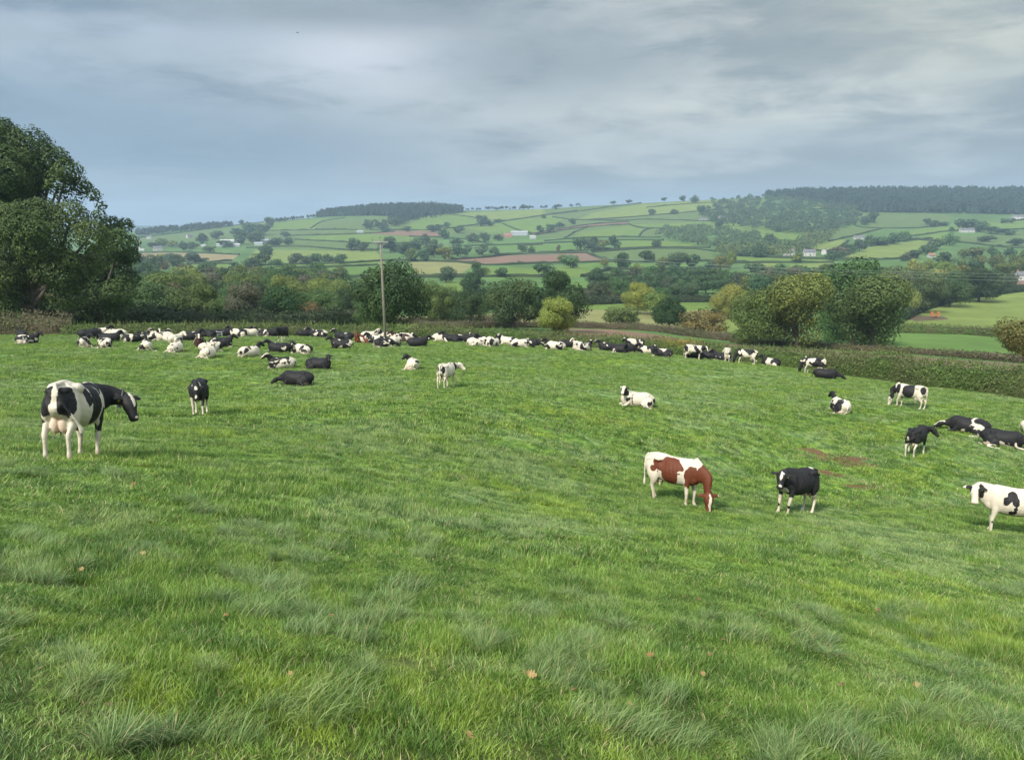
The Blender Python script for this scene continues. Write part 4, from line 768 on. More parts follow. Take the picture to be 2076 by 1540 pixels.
# ------------------------------------------------------------------ cows
def coat_material():
    """white coat with coloured patches; every cow carries its own seed, amount and colour"""
    m = bpy.data.materials.new('cow_coat'); m.use_nodes = True; t = NT(m.node_tree)
    O = lambda n, out='Fac': t.attr(n, 'OBJECT', out)
    oc = t.n('ShaderNodeTexCoord').outputs['Object']
    off = t.vmath('SCALE', (7.3, 3.1, 5.7), scale=O('coat_seed'))
    p = t.vmath('ADD', oc, off)
    big = t.math('SUBTRACT', t.noise(p, 1.6, 1.8, .45, dist=.4), .5)
    med = t.math('SUBTRACT', t.noise(p, 6.5, 3, .55), .5)
    gen = t.math('ADD', t.math('MULTIPLY', big, 4.6), t.math('MULTIPLY', med, .7))
    gen = t.math('ADD', gen, O('coat_bias'))
    gen = t.math('ADD', gen, t.math('MULTIPLY', t.attr('headm'), O('coat_head')))
    gen = t.math('SUBTRACT', gen, t.math('MULTIPLY', t.attr('legm'), O('coat_legs')))
    gen = t.math('SUBTRACT', gen, t.math('MULTIPLY', t.attr('blaze'), O('coat_blaze')))
    own = t.math('ADD', t.math('MULTIPLY', t.attr('patch'), 9.0), t.math('MULTIPLY', med, .9))
    f = t.mix(O('coat_own'), gen, own)
    f = t.ss(f, -.06, .06)
    fine = t.noise(t.vmath('MULTIPLY', oc, (1, 1, 1)), 38, 2, .6)
    dirt = t.math('MULTIPLY', t.ss(t.noise(p, 3.2, 4, .6), .45, .72), t.attr('dirtm'))
    white = t.mix(t.math('MULTIPLY', fine, .35), (.57, .515, .425), (.41, .36, .28))
    white = t.mix(t.math('MULTIPLY', dirt, .75), white, (.32, .24, .15))
    dark = t.mix(O('coat_red'), t.mix(fine, (.008, .008, .010), (.022, .021, .023)), t.mix(fine, (.075, .020, .009), (.14, .040, .018)))
    c = t.mix(f, white, dark)
    c = t.mix(t.math('MULTIPLY', t.attr('pink'), t.math('SUBTRACT', 1.0, t.math('MULTIPLY', f, .85))), c, (.52, .37, .28))
    c = t.mix(t.attr('darkm'), c, (.035, .028, .026))
    bs = t.n('ShaderNodeBsdfPrincipled'); t.set(bs.inputs['Base Color'], c); bs.inputs['Roughness'].default_value = .62
    bs.inputs['Specular IOR Level'].default_value = .22
    bmp = t.n('ShaderNodeBump'); bmp.inputs['Strength'].default_value = .5; bmp.inputs['Distance'].default_value = .015
    t.set(bmp.inputs['Height'], t.math('ADD', fine, t.noise(oc, 7, 3, .5))); t.set(bs.inputs['Normal'], bmp.outputs[0])
    t.set(t.n('ShaderNodeOutputMaterial').inputs[0], bs.outputs[0])
    return m
M_COAT = coat_material()
M_TAG = plain('ear_tag_plastic', (.75, .62, .12), .5)
M_COLLAR = plain('collar_strap', (.05, .05, .055), .7)
M_TRANS = plain('collar_box_plastic', (.30, .30, .30), .5)

def cow_mesh(name, pose='stand', poll=(1.25, 0, 1.42), head=(0, -35), neck_mid=None, roll=0.0, stride=(0, 0, 0, 0), voxel=.03, tail=None, side=1, patches=None, udder=1.0, fat=1.0, hindout=1.0, frontout=0.0, bendx=0.0):
    """One continuous cow, facing +X. poll: top of the head; head: (yaw, pitch) of the muzzle in degrees."""
    mb = MB()
    poll = np.array(poll, float); yw, pt = R(head[0]), R(head[1])
    hd = np.array([math.cos(yw) * math.cos(pt), math.sin(yw) * math.cos(pt), math.sin(pt)])
    hs = unit(np.cross((0, 0, 1), hd)) if abs(hd[2]) < .97 else np.array([-math.sin(yw), math.cos(yw), 0]); hu = np.cross(hd, hs)   # hs: the head's left; hu: its forehead
    masks = {}
    if pose == 'stand':
        rings = [(-.90, 1.30, 1.10, .09), (-.86, 1.40, .98, .17), (-.76, 1.45, .82, .235), (-.62, 1.465, .76, .27), (-.46, 1.485, .72, .295), (-.28, 1.445, .66, .335 * fat), (-.02, 1.425, .61, .375 * fat), (.24, 1.43, .62, .355 * fat), (.46, 1.45, .66, .285), (.62, 1.46, .70, .235), (.78, 1.40, .76, .19), (.90, 1.26, .86, .12)]
        S = spline([(x, 0, (a + b) / 2, w_, (a - b) / 2) for x, a, b, w_ in rings], 3)
        S[:, 1] += bendx * np.maximum(S[:, 0], 0) ** 2
        mb.tube(S[:, :3], S[:, 3], 22, S[:, 4], up=(0, 0, 1))
        mb.tube(spline([(-.84, 0, 1.395), (-.5, 0, 1.45), (0, 0, 1.40), (.55, bendx * .3, 1.44)]), .07, 8, .045)               # backbone
        for s in (-1, 1):
            mb.ball((-.45, s * .20, 1.335), (.15, .115, .105)); mb.ball((-.83, s * .11, 1.27), (.065, .055, .065))   # hook and pin bones
            mb.tube([(-.45, s * .20, 1.35), (-.85, s * .12, 1.27)], .07, 8, .06)
            mb.ball((.50, s * .19, 1.02), (.17, .10, .30)); mb.ball((.60, s * .10, .92), (.2, .13, .2))               # shoulder, brisket
            sf = stride[0 if s > 0 else 1]; sh = stride[2 if s > 0 else 3]
            limb(mb, [(.52, s * .17, 1.05, .10, .16), (.50 + sf * .2, s * .20, .80, .085, .105), (.53 + sf * .65, s * .195, .58, .058, .068), (.555 + sf, s * .19, .44, .055, .058), (.555 + sf, s * .185, .38, .046, .050), (.55 + sf, s * .185, .20, .036, .039), (.555 + sf, s * .185, .12, .046, .047), (.585 + sf, s * .185, .05, .046, .06), (.60 + sf, s * .185, .015, .055, .075)])
            limb(mb, [(-.60, s * .15, 1.12, .14, .24), (-.62 + sh * .15, s * .21, .88, .115, .205), (-.64 + sh * .35, s * .22, .70, .075, .125), (-.76 + sh * .7, s * .205, .56, .046, .072), (-.80 + sh * .85, s * .195, .49, .048, .062), (-.795 + sh * .9, s * .19, .40, .040, .046), (-.77 + sh, s * .19, .22, .036, .042), (-.75 + sh, s * .19, .12, .046, .05), (-.715 + sh, s * .19, .05, .048, .062), (-.70 + sh, s * .19, .015, .056, .078)])
        if udder:
            mb.ball((-.50, 0, .70), (.25 * udder, .17 * udder, .19 * udder)); mb.ball((-.64, .07, .69), (.15 * udder, .10 * udder, .20 * udder)); mb.ball((-.64, -.07, .69), (.15 * udder, .10 * udder, .20 * udder))
            for s in (-1, 1):
                for x in (-.66, -.42): mb.tube([(x, s * .085, .70 - .16 * udder), (x + .01, s * .09, .70 - .27 * udder)], [.028, .018], 7)
        tl = tail or [(-.88, 0, 1.40), (-.97, 0, 1.30), (-.985, 0, 1.0), (-.965, 0, .72), (-.95, 0, .50), (-.94, 0, .36)]
        S = spline(tl, 4); n = len(S); mb.tube(S, np.interp(np.arange(n) / n, [0, .15, .65, .78, .92, 1], [.05, .034, .022, .045, .04, .015]), 8)
        base = np.array([.66, bendx * .45, 1.16]); nw0, nh0 = .17, .34
    else:                          # lying on the brisket, hind legs out to one side
        k = side
        rings = [(-.92, .52, .20, .10), (-.86, .70, .08, .24), (-.70, .80, .02, .36), (-.50, .86, .0, .42), (-.30, .845, .0, .435), (-.05, .83, .0, .45), (.20, .84, .0, .43), (.42, .87, .0, .37), (.60, .88, .02, .30), (.76, .80, .05, .22), (.88, .66, .14, .13)]
        S = spline([(x, -k * .05 * (1 - abs(x)), (a + b) / 2, w_ * fat, (a - b) / 2) for x, a, b, w_ in rings], 3)
        mb.tube(S[:, :3], S[:, 3], 22, S[:, 4], up=(0, 0, 1))
        mb.tube(spline([(-.86, -k * .03, .66), (-.5, -k * .05, .83), (0, -k * .06, .80), (.55, 0, .86)]), .08, 8, .05)
        for s in (-1, 1):
            mb.ball((-.46, s * .23, .73), (.15, .12, .10)); mb.ball((.48, s * .22, .48), (.18, .12, .30))
        mb.ball((-.52, k * .36, .36), (.30, .17, .30)); mb.ball((-.30, k * .46, .26), (.20, .11, .20))              # thigh and stifle
        ho = hindout
        limb(mb, [(-.34, k * .46, .30, .10, .12), (-.50, k * (.50 + .10 * ho), .14, .06, .08), (-.62, k * (.52 + .14 * ho), .08, .05, .06), (-.40, k * (.50 + .26 * ho), .05, .038, .042), (-.16, k * (.50 + .30 * ho), .05, .045, .045), (-.04, k * (.50 + .30 * ho), .04, .045, .05)], ups=(0, 0, 1))
        for s in (-1, 1):
            e = frontout if s == k else 0.0
            limb(mb, [(.50, s * .24, .36, .09, .14), (.66, s * .27, .16, .065, .08), (.86 + .1 * e, s * .25, .09, .055, .06), (.90 + .12 * e, s * .22, .07, .05, .05), (.76 + .40 * e, s * .16, .05, .04, .042), (.62 + .62 * e, s * .13, .05, .045, .045), (.54 + .78 * e, s * .12, .04, .045, .05)], ups=(0, 0, 1))
        if udder: mb.ball((-.62, k * .30, .16), (.20, .18, .15)); mb.ball((-.45, k * .38, .12), (.14, .14, .11))
        tl = tail or [(-.88, 0, .62), (-1.0, k * .03, .48), (-1.02, k * .12, .20), (-.98, k * .26, .07), (-.86, k * .40, .05)]
        S = spline(tl, 4); n = len(S); mb.tube(S, np.interp(np.arange(n) / n, [0, .15, .65, .78, .92, 1], [.05, .034, .024, .045, .04, .015]), 8)
        base = np.array([.62, 0, .60]); nw0, nh0 = .17, .26
    # neck
    back = poll - hd * .02 - hu * .10
    mid = np.array(neck_mid, float) if neck_mid is not None else base * .45 + back * .55 + np.array([0, 0, -.02])
    N = spline([(*(base - unit(mid - base) * .16), nw0 * 1.1, nh0 * 1.05), (*(base * .55 + mid * .45), nw0 * .82, nh0 * .82), (*mid, .125, .215), (*(mid * .35 + back * .65), .105, .155), (*back, .10, .13)], 3)
    mb.tube(N[:, :3], N[:, 3], 16, N[:, 4], up=(0, 0, 1) if abs(unit(back - base)[2]) < .9 else (1, 0, 0))
    # head
    H = np.array([.92, 1.03, 1.14, 1.10]) * spline([(-.06, -.06, .085, .09), (.02, -.055, .115, .112), (.12, -.062, .125, .130), (.23, -.080, .110, .128), (.34, -.100, .084, .100), (.43, -.112, .080, .084), (.51, -.120, .090, .078), (.555, -.125, .072, .060)], 3)
    C = poll + H[:, :1] * hd + H[:, 1:2] * hu
    mb.tube(C, H[:, 2], 16, H[:, 3], up=hu)
    for s in (-1, 1):
        mb.ball(poll + hd * .15 + hs * s * .098 - hu * .02, .036, 8, 6)
        e0 = poll + hd * .02 + hs * s * .09 - hu * .04; e1 = e0 + hs * s * .11 - hu * .0 - hd * .01; e2 = e0 + hs * s * .23 - hu * .03
        mb.tube(spline([e0, e1, e2]), np.interp(np.linspace(0, 1, 9), [0, .25, .6, 1], [.03, .066, .072, .02]), 8, .018, up=hu)
    raw = mb.mesh(name + '_raw')
    o = bpy.data.objects.new('tmp_cow', raw); COL.objects.link(o)
    rm = o.modifiers.new('r', 'REMESH'); rm.mode = 'VOXEL'; rm.voxel_size = voxel
    sm = o.modifiers.new('s', 'SMOOTH'); sm.factor = .5; sm.iterations = 3 if voxel < .026 else 1
    dg = bpy.context.evaluated_depsgraph_get(); me = bpy.data.meshes.new_from_object(o.evaluated_get(dg)); me.name = name
    bpy.data.objects.remove(o); bpy.data.meshes.remove(raw)
    me.polygons.foreach_set('use_smooth', np.ones(len(me.polygons), bool)); me.materials.clear(); me.materials.append(M_COAT)
    V = np.empty(len(me.vertices) * 3); me.vertices.foreach_get('co', V); V = V.reshape(-1, 3)
    if pose == 'stand':            # ribs, the hollow before the hip, the groove behind the shoulder
        b = np.clip(1 - np.abs(V[:, 0] - .08) / .36, 0, 1) * np.clip((V[:, 2] - .72) / .2, 0, 1) * np.clip((1.38 - V[:, 2]) / .15, 0, 1) * np.clip((np.abs(V[:, 1]) - .12) / .1, 0, 1)
        d = .007 * b * np.sin((V[:, 0] + .25 * (V[:, 2] - 1)) * 52) - .045 * np.exp(-((V[:, 0] + .27) / .10) ** 2 - ((V[:, 2] - 1.26) / .12) ** 2) * (np.abs(V[:, 1]) > .1) - .02 * np.exp(-((V[:, 0] - .36) / .05) ** 2 - ((V[:, 2] - 1.1) / .25) ** 2) * (np.abs(V[:, 1]) > .12)
        V[:, 1] += np.sign(V[:, 1]) * d; me.vertices.foreach_set('co', V.ravel())
    L = V - poll; lx, ly, lz = L @ hd, L @ hs, L @ hu
    box = np.maximum.reduce([np.abs(lx - .22) - .30, np.abs(ly) - .34, np.abs(lz + .08) - .17]) ; inh = np.clip(-box / .04 + 1, 0, 1)
    nk = 1 - np.clip(np.linalg.norm(V - (base + (back - base) * .75), axis=1) / .42, 0, 1)
    attr_f(me, 'headm', np.maximum(inh, np.clip(nk * 2, 0, 1)))
    face = inh * np.clip((.075 + .03 * (lx < .15) - np.abs(ly)) / .02, 0, 1) * np.clip((lz + .075) / .02, 0, 1)
    attr_f(me, 'blaze', face)
    if pose == 'stand': legm = np.clip((.72 - V[:, 2]) / .18, 0, 1) * (1 - inh)
    else: legm = np.clip((.20 - V[:, 2]) / .12, 0, 1) * (1 - inh)
    attr_f(me, 'legm', legm)
    ear = inh * np.clip((np.abs(ly) - .13) / .02, 0, 1)
    muz = inh * np.clip((lx - .49) / .03, 0, 1) * .55
    if pose == 'stand': ud = np.clip((1.1 - np.sqrt(((V[:, 0] + .56) / .26) ** 2 + (V[:, 1] / (.17 * max(udder, .1))) ** 2 + ((V[:, 2] - .66) / .25) ** 2)) / .12, 0, 1) * (udder > 0)
    else: ud = np.clip((1 - np.sqrt(((V[:, 0] + .60) / .25) ** 2 + ((V[:, 1] - side * .36) / .2) ** 2 + ((V[:, 2] - .12) / .2) ** 2)) / .15, 0, 1) * (1 if udder else 0)
    attr_f(me, 'pink', np.maximum(ud * .72, muz * .9))
    eye = np.clip((.034 - np.sqrt((lx - .15) ** 2 + (np.abs(ly) - .120) ** 2 + (lz + .02) ** 2)) / .008, 0, 1)
    nos = np.clip((.020 - np.sqrt((lx - .56) ** 2 + (np.abs(ly) - .034) ** 2 + (lz + .10) ** 2)) / .008, 0, 1)
    hoof = np.clip((.055 - V[:, 2]) / .02, 0, 1) * (1 - inh) if pose == 'stand' else np.zeros(len(V))
    mouth = inh * np.clip((.012 - np.abs(lz + .155)) / .008, 0, 1) * (lx > .40) * .6
    attr_f(me, 'darkm', np.maximum.reduce([eye, nos, hoof * .8, mouth]))
    low = np.clip((.9 - V[:, 2]) / .5, 0, 1) if pose == 'stand' else np.clip((.5 - V[:, 2]) / .3, 0, 1)
    attr_f(me, 'dirtm', low * (1 - inh) * .8 + .12)
    f = np.full(len(V), -.3)
    if patches is not None:
        for kind, c, r in patches:      # kind '+' coat colour, '-' white; '^' means the centre is given on the head (along, left, up)
            if '^' in kind: q = np.stack([lx, ly, lz], 1)
            else: q = V
            r = np.broadcast_to(np.asarray(r, float), (3,)); d = (1 - np.sqrt((((q - np.array(c)) / r) ** 2).sum(1))) * r.min()
            if '^' in kind: d = np.where(inh > .3, d, -.3) if '+' in kind else np.where(inh > .3, d, -.3)
            f = np.maximum(f, d) if '+' in kind else np.minimum(f, -d)
    attr_f(me, 'patch', f)
    me['hd'] = tuple(hd); me['hs'] = tuple(hs); me['hu'] = tuple(hu); me['poll'] = tuple(poll); me['back'] = tuple(back); me['mid'] = tuple(mid)
    return me

def coat(o, seed=0.0, bias=0.0, head=1.0, legs=1.0, blaze=.6, red=0.0, own=0.0):
    o['coat_seed'] = float(seed); o['coat_bias'] = float(bias); o['coat_head'] = float(head); o['coat_legs'] = float(legs)
    o['coat_blaze'] = float(blaze); o['coat_red'] = float(red); o['coat_own'] = float(own)
def ear_tag(root, me, s, col=None):
    hd, hs, hu, p = (np.array(me[k][:]) for k in ('hd', 'hs', 'hu', 'poll'))
    c = p + hd * .045 + hs * s * .175 - hu * .085
    m = MB(); m.tube([c + hu * .03, c - hu * .035], [.018, .028], 6, .004, up=hd); return m.build('ear_tag', col or M_TAG, root)
def collar(root, me, box=True):
    hd, hs, hu, p, b, mid = (np.array(me[k][:]) for k in ('hd', 'hs', 'hu', 'poll', 'back', 'mid'))
    c = b * .72 + mid * .28; ax = unit(b - mid); up = np.array([0, 0, 1.0]) if abs(ax[2]) < .9 else np.array([1.0, 0, 0])
    S = unit(np.cross(ax, up)); N = np.cross(S, ax); m = MB(); an = np.linspace(0, 2 * math.pi, 25)
    P = c + np.cos(an)[:, None] * S * .124 + np.sin(an)[:, None] * N * .178
    m.tube(P, .006, 6, .022, ups=np.broadcast_to(ax, P.shape), cap=False); o = m.build('collar', M_COLLAR, root, True)
    if box:
        q = MB(); q.box(tuple(c - N * .17), (.06, .07, .09)); q.build('transponder', M_TRANS, o)
    return o
# ------------------------------------------------------------------ the herd
def place_cow(me, u, v, heading, label, scale=1.0, group='dairy cows of the herd', parts=True, name='cow', lean=0.0):
    p = hit(u, v); rz = R(heading) + math.atan2(-p.x, p.y); root = link(name, me)
    root.location = p; fx, fy = math.cos(rz), math.sin(rz); e = .8
    z1, z0 = float(ground_z(p.x + fx * e, p.y + fy * e)), float(ground_z(p.x - fx * e, p.y - fy * e)); zl, zr_ = float(ground_z(p.x - fy * .3, p.y + fx * .3)), float(ground_z(p.x + fy * .3, p.y - fx * .3))
    pit = math.atan2(z1 - z0, 2 * e); rol = math.atan2(zl - zr_, .6) * (.9 if lean else .25)
    root.location.z = (z1 + z0) / 2 * .6 + p.z * .4 - .045
    root.rotation_euler = (Matrix.Rotation(rz, 3, 'Z') @ Matrix.Rotation(-pit, 3, 'Y') @ Matrix.Rotation(rol, 3, 'X')).to_euler()
    root.scale = (scale,) * 3; tag(root, label, 'cow', group); return root
def kid(root, o): o.parent = root; o.matrix_parent_inverse.identity(); o.location = (0, 0, 0); return o
ALLB = [('+', (.2, 0, 1.0), (2.2, 1.2, 1.6))]
heroes = []
# nearest cow, seen from behind, looking back at the camera
heroes.append((cow_mesh('cow', 'stand', (1.07, -.54, 1.21), (-122, -54), (.98, -.20, 1.22), voxel=.017, stride=(.06, -.05, .0, .05), udder=.88, bendx=-.05,
    tail=[(-.88, 0, 1.40), (-.97, -.06, 1.32), (-.96, -.18, 1.05), (-.86, -.34, .78), (-.76, -.40, .62), (-.72, -.41, .52)],
    patches=[('+', (-.86, .19, 1.14), (.24, .19, .34)), ('+', (-.84, -.20, 1.13), (.20, .17, .36)), ('+', (-.66, .26, .9), (.12, .1, .28)), ('+', (-.24, -.3, 1.24), (.10, .3, .24)), ('+', (.06, -.3, 1.06), (.21, .32, .40)), ('+', (.20, -.1, 1.38), (.34, .3, .20)), ('-', (.36, -.3, 1.06), (.045, .22, .42)), ('-', (.30, -.25, 1.42), (.05, .1, .1)),
             ('+', (.80, 0, 1.16), (.36, .4, .42)), ('+', (.52, -.2, .78), (.12, .15, .28)), ('+', (.52, .2, .78), (.12, .15, .24)), ('+', (1.15, -.2, 1.2), (.6, .6, .5)), ('+^', (.2, 0, -.08), (.6, .35, .35)), ('-', (-.93, 0, 1.0), (.10, .055, .5)), ('-', (-.5, .0, 1.52), (.24, .16, .13)), ('-^', (.12, 0, .05), (.21, .042, .08)), ('-^', (.49, 0, -.03), (.03, .05, .04))]),
    153, 926, 66, 'large black and white cow in the left foreground seen from behind, looking back', dict(own=1), 1.0, (1, -1), True))
heroes.append((cow_mesh('cow', 'stand', (1.20, .03, 1.22), (2, -62), (1.0, 0, 1.22), voxel=.02, stride=(.14, -.12, -.1, .12), udder=.7, patches=ALLB + [('-', (.55, .2, .3), (.25, .16, .22)), ('-', (.5, -.2, .45), (.25, .16, .35)), ('-', (-.75, 0, .3), (.3, .5, .35)), ('-', (.85, .12, 1.28), (.07, .12, .16)), ('-', (.85, -.12, 1.28), (.07, .12, .16)), ('-^', (.10, 0, .06), (.09, .055, .1)), ('-^', (.42, 0, .0), (.07, .04, .06))]),
    405, 840, 264, 'black cow with a white star walking towards the camera, right of the nearest cow', dict(own=1), .98, (1, -1), False))
heroes.append((cow_mesh('cow', 'stand', (1.12, -.28, 1.40), (-72, -32), voxel=.022, udder=.55, fat=.9, stride=(0, .05, 0, .03), patches=[('+', (-.88, .16, 1.16), (.10, .08, .18)), ('+', (-.86, -.17, 1.14), (.13, .12, .22)), ('+', (.78, -.06, 1.22), (.13, .3, .25)), ('+', (.3, -.1, 1.44), (.08, .06, .05)), ('+', (.45, -.2, .85), (.07, .1, .12)), ('+', (-.65, 0, .75), (.1, .06, .1))]),
    905, 786, 66, 'lone thin white cow with grey smudges standing with its back turned, mid-pasture', dict(own=1), .98, (), True))
heroes.append((cow_mesh('cow', 'stand', (1.22, -.24, .58), (-48, -68), (1.04, -.08, .98), voxel=.018, udder=.8, stride=(.04, -.05, .04, .22), tail=[(-.88, 0, 1.40), (-.96, -.02, 1.28), (-.97, -.04, .95), (-.95, -.04, .62), (-.94, -.04, .42)],
    patches=[('+', (-.12, -.26, 1.22), (.46, .4, .24)), ('+', (-.02, -.34, .96), (.27, .3, .36)), ('+', (-.42, -.2, 1.20), (.15, .3, .16)), ('+', (-.12, .3, 1.15), (.42, .3, .3)), ('-', (-.48, -.3, 1.42), (.25, .3, .10)), ('+', (-.42, -.36, .98), (.035, .1, .04)), ('+', (.34, -.35, 1.22), (.08, .1, .11)), ('+', (-.58, -.3, 1.05), (.10, .2, .09)), ('+', (.27, -.35, 1.04), (.035, .1, .03)), ('+', (.62, -.1, .98), (.22, .4, .33)), ('+', (.98, -.1, .86), (.28, .4, .55)), ('-', (.66, 0, 1.42), (.22, .35, .16)),
             ('+', (.52, -.2, .75), (.10, .1, .14)), ('+^', (.2, 0, -.08), (.45, .3, .3)), ('-^', (.24, 0, .05), (.30, .042, .12)), ('-^', (.53, 0, -.05), (.05, .09, .08))]),
    1363, 1018, -24, 'red-brown and white cow grazing in the right foreground, the only red one near', dict(own=1, red=1), 1.0, (1, -1), False))
heroes.append((cow_mesh('cow', 'stand', (1.18, .20, 1.36), (34, -40), voxel=.018, udder=.7, stride=(.02, -.04, .05, -.03), patches=ALLB + [('-', (.55, .2, .25), (.25, .16, .36)), ('-', (.55, -.2, .25), (.25, .16, .36)), ('-', (.74, 0, .78), (.14, .2, .16)), ('-', (-.75, 0, .35), (.3, .5, .5)), ('-', (-.3, 0, .55), (.3, .3, .14)), ('-', (-.55, .05, 1.5), (.12, .07, .08)), ('-^', (.14, 0, .06), (.16, .035, .1)), ('-^', (.06, .03, .08), (.05, .07, .06)), ('-^', (.48, 0, -.03), (.04, .05, .04)), ('+', (.57, -.2, .30), (.07, .07, .05)), ('+', (.57, .2, .30), (.07, .07, .05))]),
    1608, 1040, 236, 'black cow with white legs facing the camera beside the red-brown cow', dict(own=1), 1.0, (1, -1), True))
heroes.append((cow_mesh('cow', 'stand', (1.06, .28, 1.38), (94, -44), (.95, .06, 1.30), voxel=.018, fat=1.12, udder=1.0, patches=[('+', (.12, .33, 1.24), (.13, .2, .16)), ('+', (.03, .35, 1.10), (.10, .2, .14)), ('+', (.25, .35, 1.10), (.09, .2, .13)), ('+', (.02, .35, .92), (.06, .2, .05)), ('+', (.12, .34, .76), (.07, .2, .07)), ('+', (.02, .34, .80), (.04, .2, .06)), ('+', (-.30, .3, 1.33), (.16, .3, .12)), ('+', (-.38, .3, 1.10), (.09, .2, .14)), ('+', (.92, .18, 1.22), (.10, .14, .22)), ('+', (-.8, .2, 1.2), (.2, .2, .3)), ('+', (.54, .2, .40), (.03, .1, .03)),
             ('+^', (.10, .12, -.06), (.2, .07, .14)), ('+^', (.06, -.15, -.04), (.12, .09, .1)), ('+^', (.02, .2, -.05), (.1, .14, .1))]),
    2052, 1084, 184, 'white cow with black blotches cut off by the right edge of the picture', dict(own=1), 1.0, (1, -1), False))
heroes.append((cow_mesh('cow', 'stand', (1.08, -.28, 1.33), (-74, -38), voxel=.022, udder=.5, fat=.92, patches=ALLB + [('-', (-.75, -.1, .35), (.35, .5, .42)), ('-', (.5, 0, .25), (.3, .4, .3)), ('-', (-.92, .12, .85), (.15, .10, .22)), ('-', (-.2, .1, 1.46), (.14, .13, .08))]),
    1855, 922, 72, 'small black cow seen from behind, looking right, above the brown soil patch', dict(own=1), .95, (), False))
heroes.append((cow_mesh('cow', 'stand', (1.12, .06, .56), (12, -72), (1.0, 0, .95), voxel=.022, udder=1.2, stride=(.08, -.06, .04, -.08), patches=[('+', (.62, .1, 1.15), (.14, .4, .32)), ('+', (.95, .0, .9), (.28, .3, .5)), ('+', (.02, .3, 1.10), (.36, .4, .42)), ('+', (-.2, .1, 1.42), (.3, .3, .12)), ('+', (-.78, .15, 1.2), (.16, .2, .25)), ('-', (.40, .3, 1.3), (.06, .2, .3)), ('-', (-.42, .2, 1.4), (.14, .3, .12)), ('-^', (.28, 0, .04), (.32, .07, .14))]),
    1842, 826, 162, 'black and white cow with a full udder grazing near the hedge at the right', dict(own=1), 1.0, (), True))
for me, u, v, hd_, lab, ct, sc_, tags, col_ in heroes:
    r = place_cow(me, u, v, hd_, lab, sc_); coat(r, u % 17, **ct)
    for s in tags: ear_tag(r, me, s)
    if col_: collar(r, me)
CP_ = {}
def cproto(k):
    if k not in CP_:
        a = dict(
         Sn=('stand', (1.22, 0, 1.46), (0, -38), {}), SL=('stand', (1.10, .26, 1.42), (65, -38), {}), SR=('stand', (1.10, -.26, 1.42), (-65, -38), {}), Sg=('stand', (1.14, .04, .54), (8, -72), dict(neck_mid=(1.0, 0, .95), stride=(.1, -.08, 0, .1))),
         Lf=('lie', (1.02, 0, 1.14), (0, -28), {}), Lg=('lie', (1.02, 0, 1.12), (0, -22), dict(side=-1, frontout=.5)), LL=('lie', (.92, .24, 1.12), (62, -32), {}), LR=('lie', (.92, -.24, 1.12), (-62, -32), dict(side=-1)),
         Ld=('lie', (1.20, .0, .46), (0, -24), {}), Le=('lie', (1.16, -.1, .50), (-14, -26), dict(side=-1, frontout=.6)), LB=('lie', (.72, .36, 1.08), (118, -30), {}), LC=('lie', (.72, -.36, 1.08), (-118, -30), dict(side=-1)),
         Lk=('lie', (.98, .02, 1.12), (8, -30), dict(hindout=1.6, tail=[(-.88, 0, .62), (-1.02, -.1, .40), (-1.1, -.3, .10), (-1.3, -.5, .05), (-1.5, -.62, .04)])))[k]
        CP_[k] = cow_mesh('cow', a[0], a[1], a[2], voxel=.03, **a[3])
    return CP_[k]
